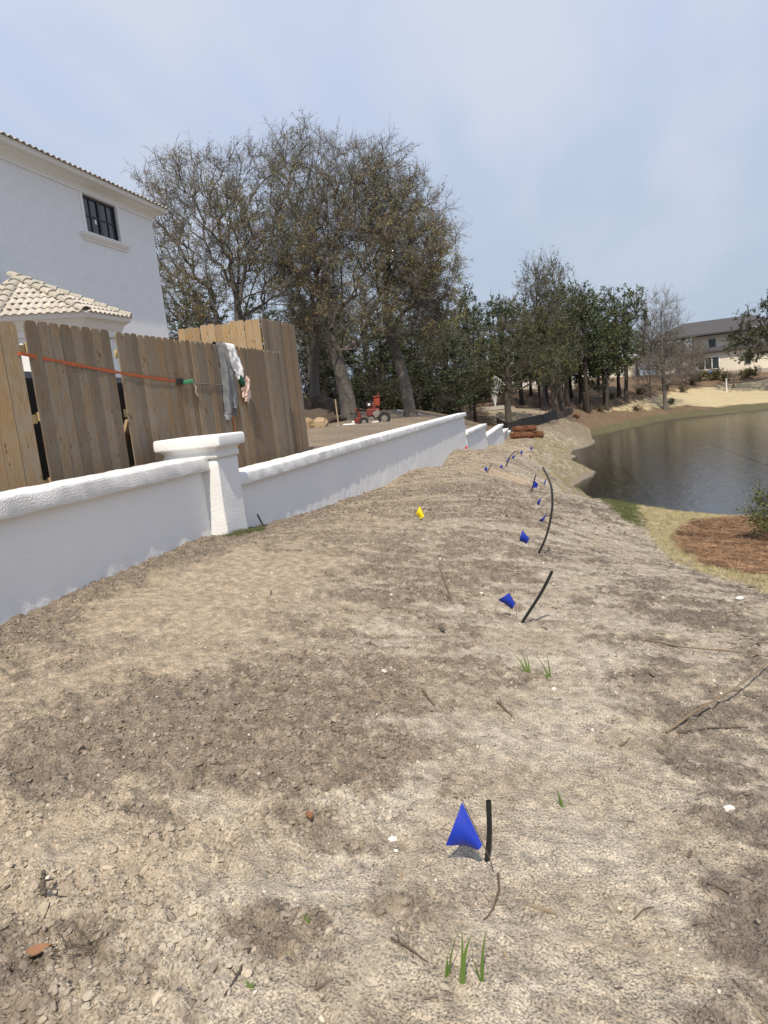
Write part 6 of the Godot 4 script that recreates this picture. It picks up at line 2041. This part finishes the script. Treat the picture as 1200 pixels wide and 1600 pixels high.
	marker(on_ground(-0.45, -13.30), [V(0.027, 0.226, 0), V(0.092, 0.161, 0), V(0.064, 0.085, 0), V(-0.005, 0.096, 0)], M.blue, "blue marker flag beside the thin black stub left of the arching pipe", gb)
	marker(on_ground(-0.30, -15.26), [V(0.060, 0.200, 0), V(0.032, 0.175, 0), V(-0.002, 0.069, 0), V(0.033, 0.093, 0)], M.blue, "blue marker flag seen edge-on beside the tip of the arching pipe", gb)
	marker(on_ground(-1.94, -19.99), [V(-0.003, 0.182, 0), V(-0.048, 0.076, 0), V(0.010, 0.017, 0), V(0.044, 0.105, 0)], M.blue, "small far blue flag nearest the end of the tall wall", gb)
	marker(on_ground(-1.65, -21.92), [V(-0.007, 0.159, 0), V(-0.053, 0.064, 0), V(0.011, 0.019, 0), V(0.037, 0.096, 0)], M.blue, "small far blue flag, second in the row from the wall's tall end", gb)
	marker(on_ground(-1.75, -26.28), [V(0.036, 0.162, 0), V(-0.043, 0.051, 0), V(0.012, 0.0, 0), V(0.053, 0.090, 0)], M.blue, "tiny far blue flag, third in the row from the wall's tall end", gb)
	marker(on_ground(-1.69, -28.91), [V(0.012, 0.154, 0), V(-0.059, 0.057, 0), V(0.025, 0.0, 0), V(0.058, 0.099, 0)], M.blue, "tiny far blue flag, fourth in the row from the wall's tall end", gb)
	marker(on_ground(-1.48, -31.65), [V(0.044, 0.222, 0), V(-0.063, 0.090, 0), V(0.001, 0.014, 0), V(0.065, 0.135, 0)], M.blue, "tiny far blue flag, last but one before the straw bales", gb)
	marker(on_ground(-1.41, -42.01), [V(0.034, 0.220, 0), V(-0.065, 0.117, 0), V(0.019, 0.017, 0), V(0.101, 0.140, 0)], M.blue, "farthest blue flag, just in front of the straw bales", gb)
	marker(on_ground(-3.86, -31.5), [V(0.052, 0.260, 0), V(-0.043, 0.180, 0), V(-0.012, 0.030, 0), V(0.071, 0.141, 0)], M.red, "red marker flag at the foot of the wall's tall end", "")
	marker(on_ground(-1.82, -9.18), [V(0.019, 0.198, 0), V(-0.047, 0.099, 0), V(0.001, 0.02, 0), V(0.066, 0.057, 0)], M.yellow, "yellow marker flag alone in the middle of the slope", "")
	# black irrigation pipe
	hose(on_ground(-0.33, -2.28), [V(0, 0, 0), V(0.017, 0.112, 0), V(0.022, 0.222, -0.01)], 0.0098, "short upright black pipe beside the largest blue flag")
	hose(on_ground(-0.32, -5.04), [V(0, 0, 0), V(0.066, 0.095, 0), V(0.152, 0.220, 0), V(0.238, 0.373, 0)], 0.0112, "leaning black pipe in the middle of the slope")
	hose(on_ground(-0.25, -7.55), [V(0, 0, 0), V(0.077, 0.149, 0), V(0.142, 0.339, -0.02), V(0.176, 0.508, -0.05), V(0.178, 0.678, -0.1), V(0.146, 0.795, -0.15), V(0.101, 0.893, -0.2)], 0.0118, "long arching black pipe standing up from the slope")
	hose(on_ground(-0.50, -13.40), [V(0, 0, 0), V(0.059, 0.177, 0), V(0.104, 0.318, 0)], 0.011, "thin black pipe stub beyond the arching pipe")
	hose(on_ground(-1.92, -19.98), [V(0, 0, 0), V(0.062, 0.104, 0), V(0.143, 0.224, 0)], 0.012, "small far black pipe stub beside the first far blue flag")
	hose(on_ground(-3.74, -8.5), [V(0.002, 0, 0), V(-0.043, 0.075, 0), V(-0.088, 0.19, 0)], 0.011, "black pipe stub poking up at the wall just right of the pillar")
	var lp: Array = []
	var o := on_ground(-1.72, -25.0, 0.03)
	for q: Array in [[-1.72, -25.0, 0.03], [-1.75, -28.5, 0.12], [-1.62, -32.0, 0.05], [-1.5, -37.0, 0.1], [-1.42, -41.0, 0.04]]: lp.push_back(on_ground(q[0], q[1], q[2]) - o)
	hose(o, lp, 0.02, "black hose lying along the row of far blue flags")
	# sticks
	var brown := Color(0.16, 0.115, 0.075)
	stick([[-0.89, -5.45, -0.03], [-0.92, -5.46, 0.12], [-0.97, -5.47, 0.27]], 0.011, 0.005, Color(0.17, 0.125, 0.085), "dead stick standing up in the soil left of the blue flag")
	stick([[0.44, -3.52, 0.01], [0.62, -3.7, 0.05], [0.88, -4.0, 0.09], [1.22, -4.6, 0.06]], 0.007, 0.0035, Color(0.19, 0.14, 0.09), "long curved tan branch lying at the right edge")
	stick([[0.5, -4.86, 0.01], [0.75, -4.75, 0.02], [1.0, -4.72, 0.03], [1.3, -4.68, 0.02]], 0.006, 0.003, brown, "thin dark branch lying above the long tan branch")
	stick([[0.5, -3.55, 0.005], [0.66, -3.62, 0.01], [0.85, -3.66, 0.01]], 0.006, 0.003, Color(0.10, 0.075, 0.055), "dark twig lying just below the long tan branch")
	stick([[-0.80, -3.66, 0.012], [-0.76, -3.58, 0.015], [-0.72, -3.53, 0.008]], 0.008, 0.004, brown, "short twig left of the pair of grass sprouts")
	stick([[-0.39, -3.63, 0.012], [-0.35, -3.56, 0.012], [-0.31, -3.5, 0.008]], 0.008, 0.004, brown, "short twig below the pair of grass sprouts")
	stick([[-0.56, -1.79, 0.006], [-0.51, -1.765, 0.012], [-0.45, -1.74, 0.006]], 0.0045, 0.002, Color(0.09, 0.065, 0.05), "dark twig left of the foreground sprouts")
	stick([[0.14, -2.085, 0.004], [0.17, -2.1, 0.012], [0.205, -2.13, 0.006]], 0.003, 0.0018, Color(0.13, 0.10, 0.07), "tiny bent twig on the pale sand at lower right")
	stick([[0.16, -3.27, 0.006], [0.22, -3.34, 0.01], [0.26, -3.41, 0.008]], 0.005, 0.002, brown, "small twig on the pale sand below the tan branch")
	stick([[-0.285, -2.2, 0.006], [-0.275, -2.1, 0.012], [-0.29, -2.0, 0.006], [-0.31, -1.96, 0.004]], 0.0045, 0.002, Color(0.10, 0.07, 0.05), "dark rootlet trailing below the largest blue flag")
	stick([[-1.68, -1.72, 0.02], [-1.69, -1.74, 0.05], [-1.69, -1.75, 0.085]], 0.010, 0.007, Color(0.10, 0.085, 0.065), "dark stub of root standing in the clods at lower left")
	stick([[-0.95, -1.66, 0.003], [-0.945, -1.58, 0.006], [-0.95, -1.5, 0.003]], 0.004, 0.003, Color(0.07, 0.055, 0.045), "dark root in the crack at the bottom edge")
	# sprouts
	sprout(on_ground(-0.33, -1.70), [[-0.057, 0.0, -0.048, 0.07, 0.0, 0.013], [-0.052, 0.0, 0.0, 0.16, -0.02, 0.006], [-0.013, 0.02, 0.028, 0.155, 0.01, 0.011], [-0.008, 0.02, 0.0, 0.16, 0.0, 0.008], [0.04, 0.0, 0.068, 0.165, 0.0, 0.009], [0.036, 0.0, 0.004, 0.10, 0.0, 0.006]], "largest clump of green sprouts at the bottom of the picture")
	sprout(on_ground(-0.25, -4.12), [[-0.01, 0, -0.09, 0.13, 0, 0.009], [0.0, 0, -0.04, 0.16, 0, 0.008], [0.01, 0, 0.0, 0.12, 0, 0.007], [-0.01, 0.01, -0.08, 0.05, 0.03, 0.008]], "left one of the pair of grass sprouts below the leaning pipe")
	sprout(on_ground(-0.13, -4.07), [[0.0, 0, -0.07, 0.14, 0, 0.007], [0.01, 0, 0.0, 0.15, 0, 0.007], [0.0, 0.01, -0.09, 0.07, 0.02, 0.006]], "right one of the pair of grass sprouts below the leaning pipe")
	sprout(on_ground(-0.07, -2.71), [[0, 0, -0.02, 0.075, 0, 0.01], [0.003, 0.01, -0.012, 0.06, 0.01, 0.008]], "lone small sprout on the pale sand above the largest flag")
	sprout(on_ground(-0.9, -1.545), [[0, 0, -0.01, 0.03, 0, 0.01], [0.006, 0, 0.015, 0.025, 0, 0.008]], "tiny yellowish seedling at the bottom left edge")
	sprout(on_ground(-0.83, -1.81), [[0, 0, -0.012, 0.025, 0, 0.008], [0.006, 0, 0.012, 0.022, 0, 0.007]], "tiny green seedling on the dark patch left of the foreground sprouts")
	# stones and leaves
	for q: Array in [[-0.68, -2.32, 0.017, "white stone left of the largest blue flag"], [-0.655, -2.26, 0.009, "small pale stone next to the white stone left of the flag"], [0.58, -2.83, 0.022, "flat white shell at the right edge of the foreground"], [1.42, -6.3, 0.032, "white stone at the edge of the tan grass"], [-0.1, -3.9, 0.014, "small pale stone below the right grass sprout"]]:
		var b := B.new()
		b.blob(V(0, q[2] * 0.35, 0), V(q[2], q[2] * 0.6, q[2] * 0.8), noise(1.3, int(q[2] * 9000), 2), 0.4, 7, 10)
		solo("white_stone", b.mesh(), mat(Color(0.68, 0.66, 0.61), 0.8), q[3], "stone", "white stones", on_ground(q[0], q[1], -0.002))
	for q: Array in [[-1.56, -1.53, 0.045, 0.7, "curled brown leaf among the clods at lower left"], [-1.0, -2.33, 0.028, 2.1, "small brown leaf on the soil left of the centre foreground"]]:
		var b := B.new()
		for i in 8:
			var f0 := i / 8.0
			var f1 := (i + 1) / 8.0
			for s: float in [-1.0, 1.0]:
				b.quad_out(V((f0 - 0.5) * q[2] * 2.0, 0.008 + 0.25 * q[2] * pow(f0 - 0.5, 2), 0), V((f1 - 0.5) * q[2] * 2.0, 0.008 + 0.25 * q[2] * pow(f1 - 0.5, 2), 0), V((f1 - 0.5) * q[2] * 2.0, 0.02, s * q[2] * 0.55 * sin(PI * f1)), V((f0 - 0.5) * q[2] * 2.0, 0.02, s * q[2] * 0.55 * sin(PI * f0)), Vector3.UP)
		var l := solo("dead_leaf", b.mesh(), mat(Color(0.22, 0.105, 0.05), 0.7), q[4], "leaf", "dead leaves", on_ground(q[0], q[1], 0.006))
		l.rotation.y = q[3]
	var dt := B.new()
	for k in 70:
		var a := V(rng.randfn(0, 0.035), 0, rng.randfn(0, 0.03))
		dt.col = Color(0.20, 0.165, 0.115) * rng.randf_range(0.6, 1.3)
		var d := V(rng.randf_range(-1, 1), rng.randf_range(0.1, 0.7), rng.randf_range(-1, 1)).normalized() * rng.randf_range(0.03, 0.08)
		dt.rod(a, a + d, 0.0012, 0.0006, 3, false)
	solo("dead_grass_tuft", dt.mesh(), M.vert, "grey tuft of dead roots beside the brown leaf at lower left", "grass tuft", "", on_ground(-1.45, -1.58, 0.0))
	# shrub at the right edge
	var sb := {"balance": 0.25, "step": 0.18, "bark": Color(0.13, 0.10, 0.06), "tip_r": 0.003, "twigs": 5, "twig_len": 0.2, "sub": 2, "leaves": 15, "leaf_size": 0.034, "leaf_asp": 0.5, "leaf_cols": [Color(0.07, 0.095, 0.02), Color(0.10, 0.125, 0.03), Color(0.15, 0.13, 0.04)], "n": 90, "root_r": 0.022, "clump": 0.8, "trunk": [V(0, 0, 0), V(0, 0.08, 0), V(0, 0.2, 0)], "first": 0, "els": [[V(0.1, 0.36, 0), V(0.5, 0.3, 0.5), 1.0], [V(-0.15, 0.62, 0), V(0.35, 0.14, 0.3), 0.12]]}
	var r := build_tree(sb)
	var sh := thing("shrub", on_ground(2.88, -10.4, -0.04), "small green shrub in the pine straw bed at the right edge", "shrub")
	part("stem", r[0].mesh(), M.twig, sh)
	part("foliage", r[1].mesh(), M.leaf, sh)
	print("done ms ", Time.get_ticks_msec())
func rv2(a: float) -> Vector2:
	return Vector2(rng.randf_range(-a, a), rng.randf_range(-a, a))
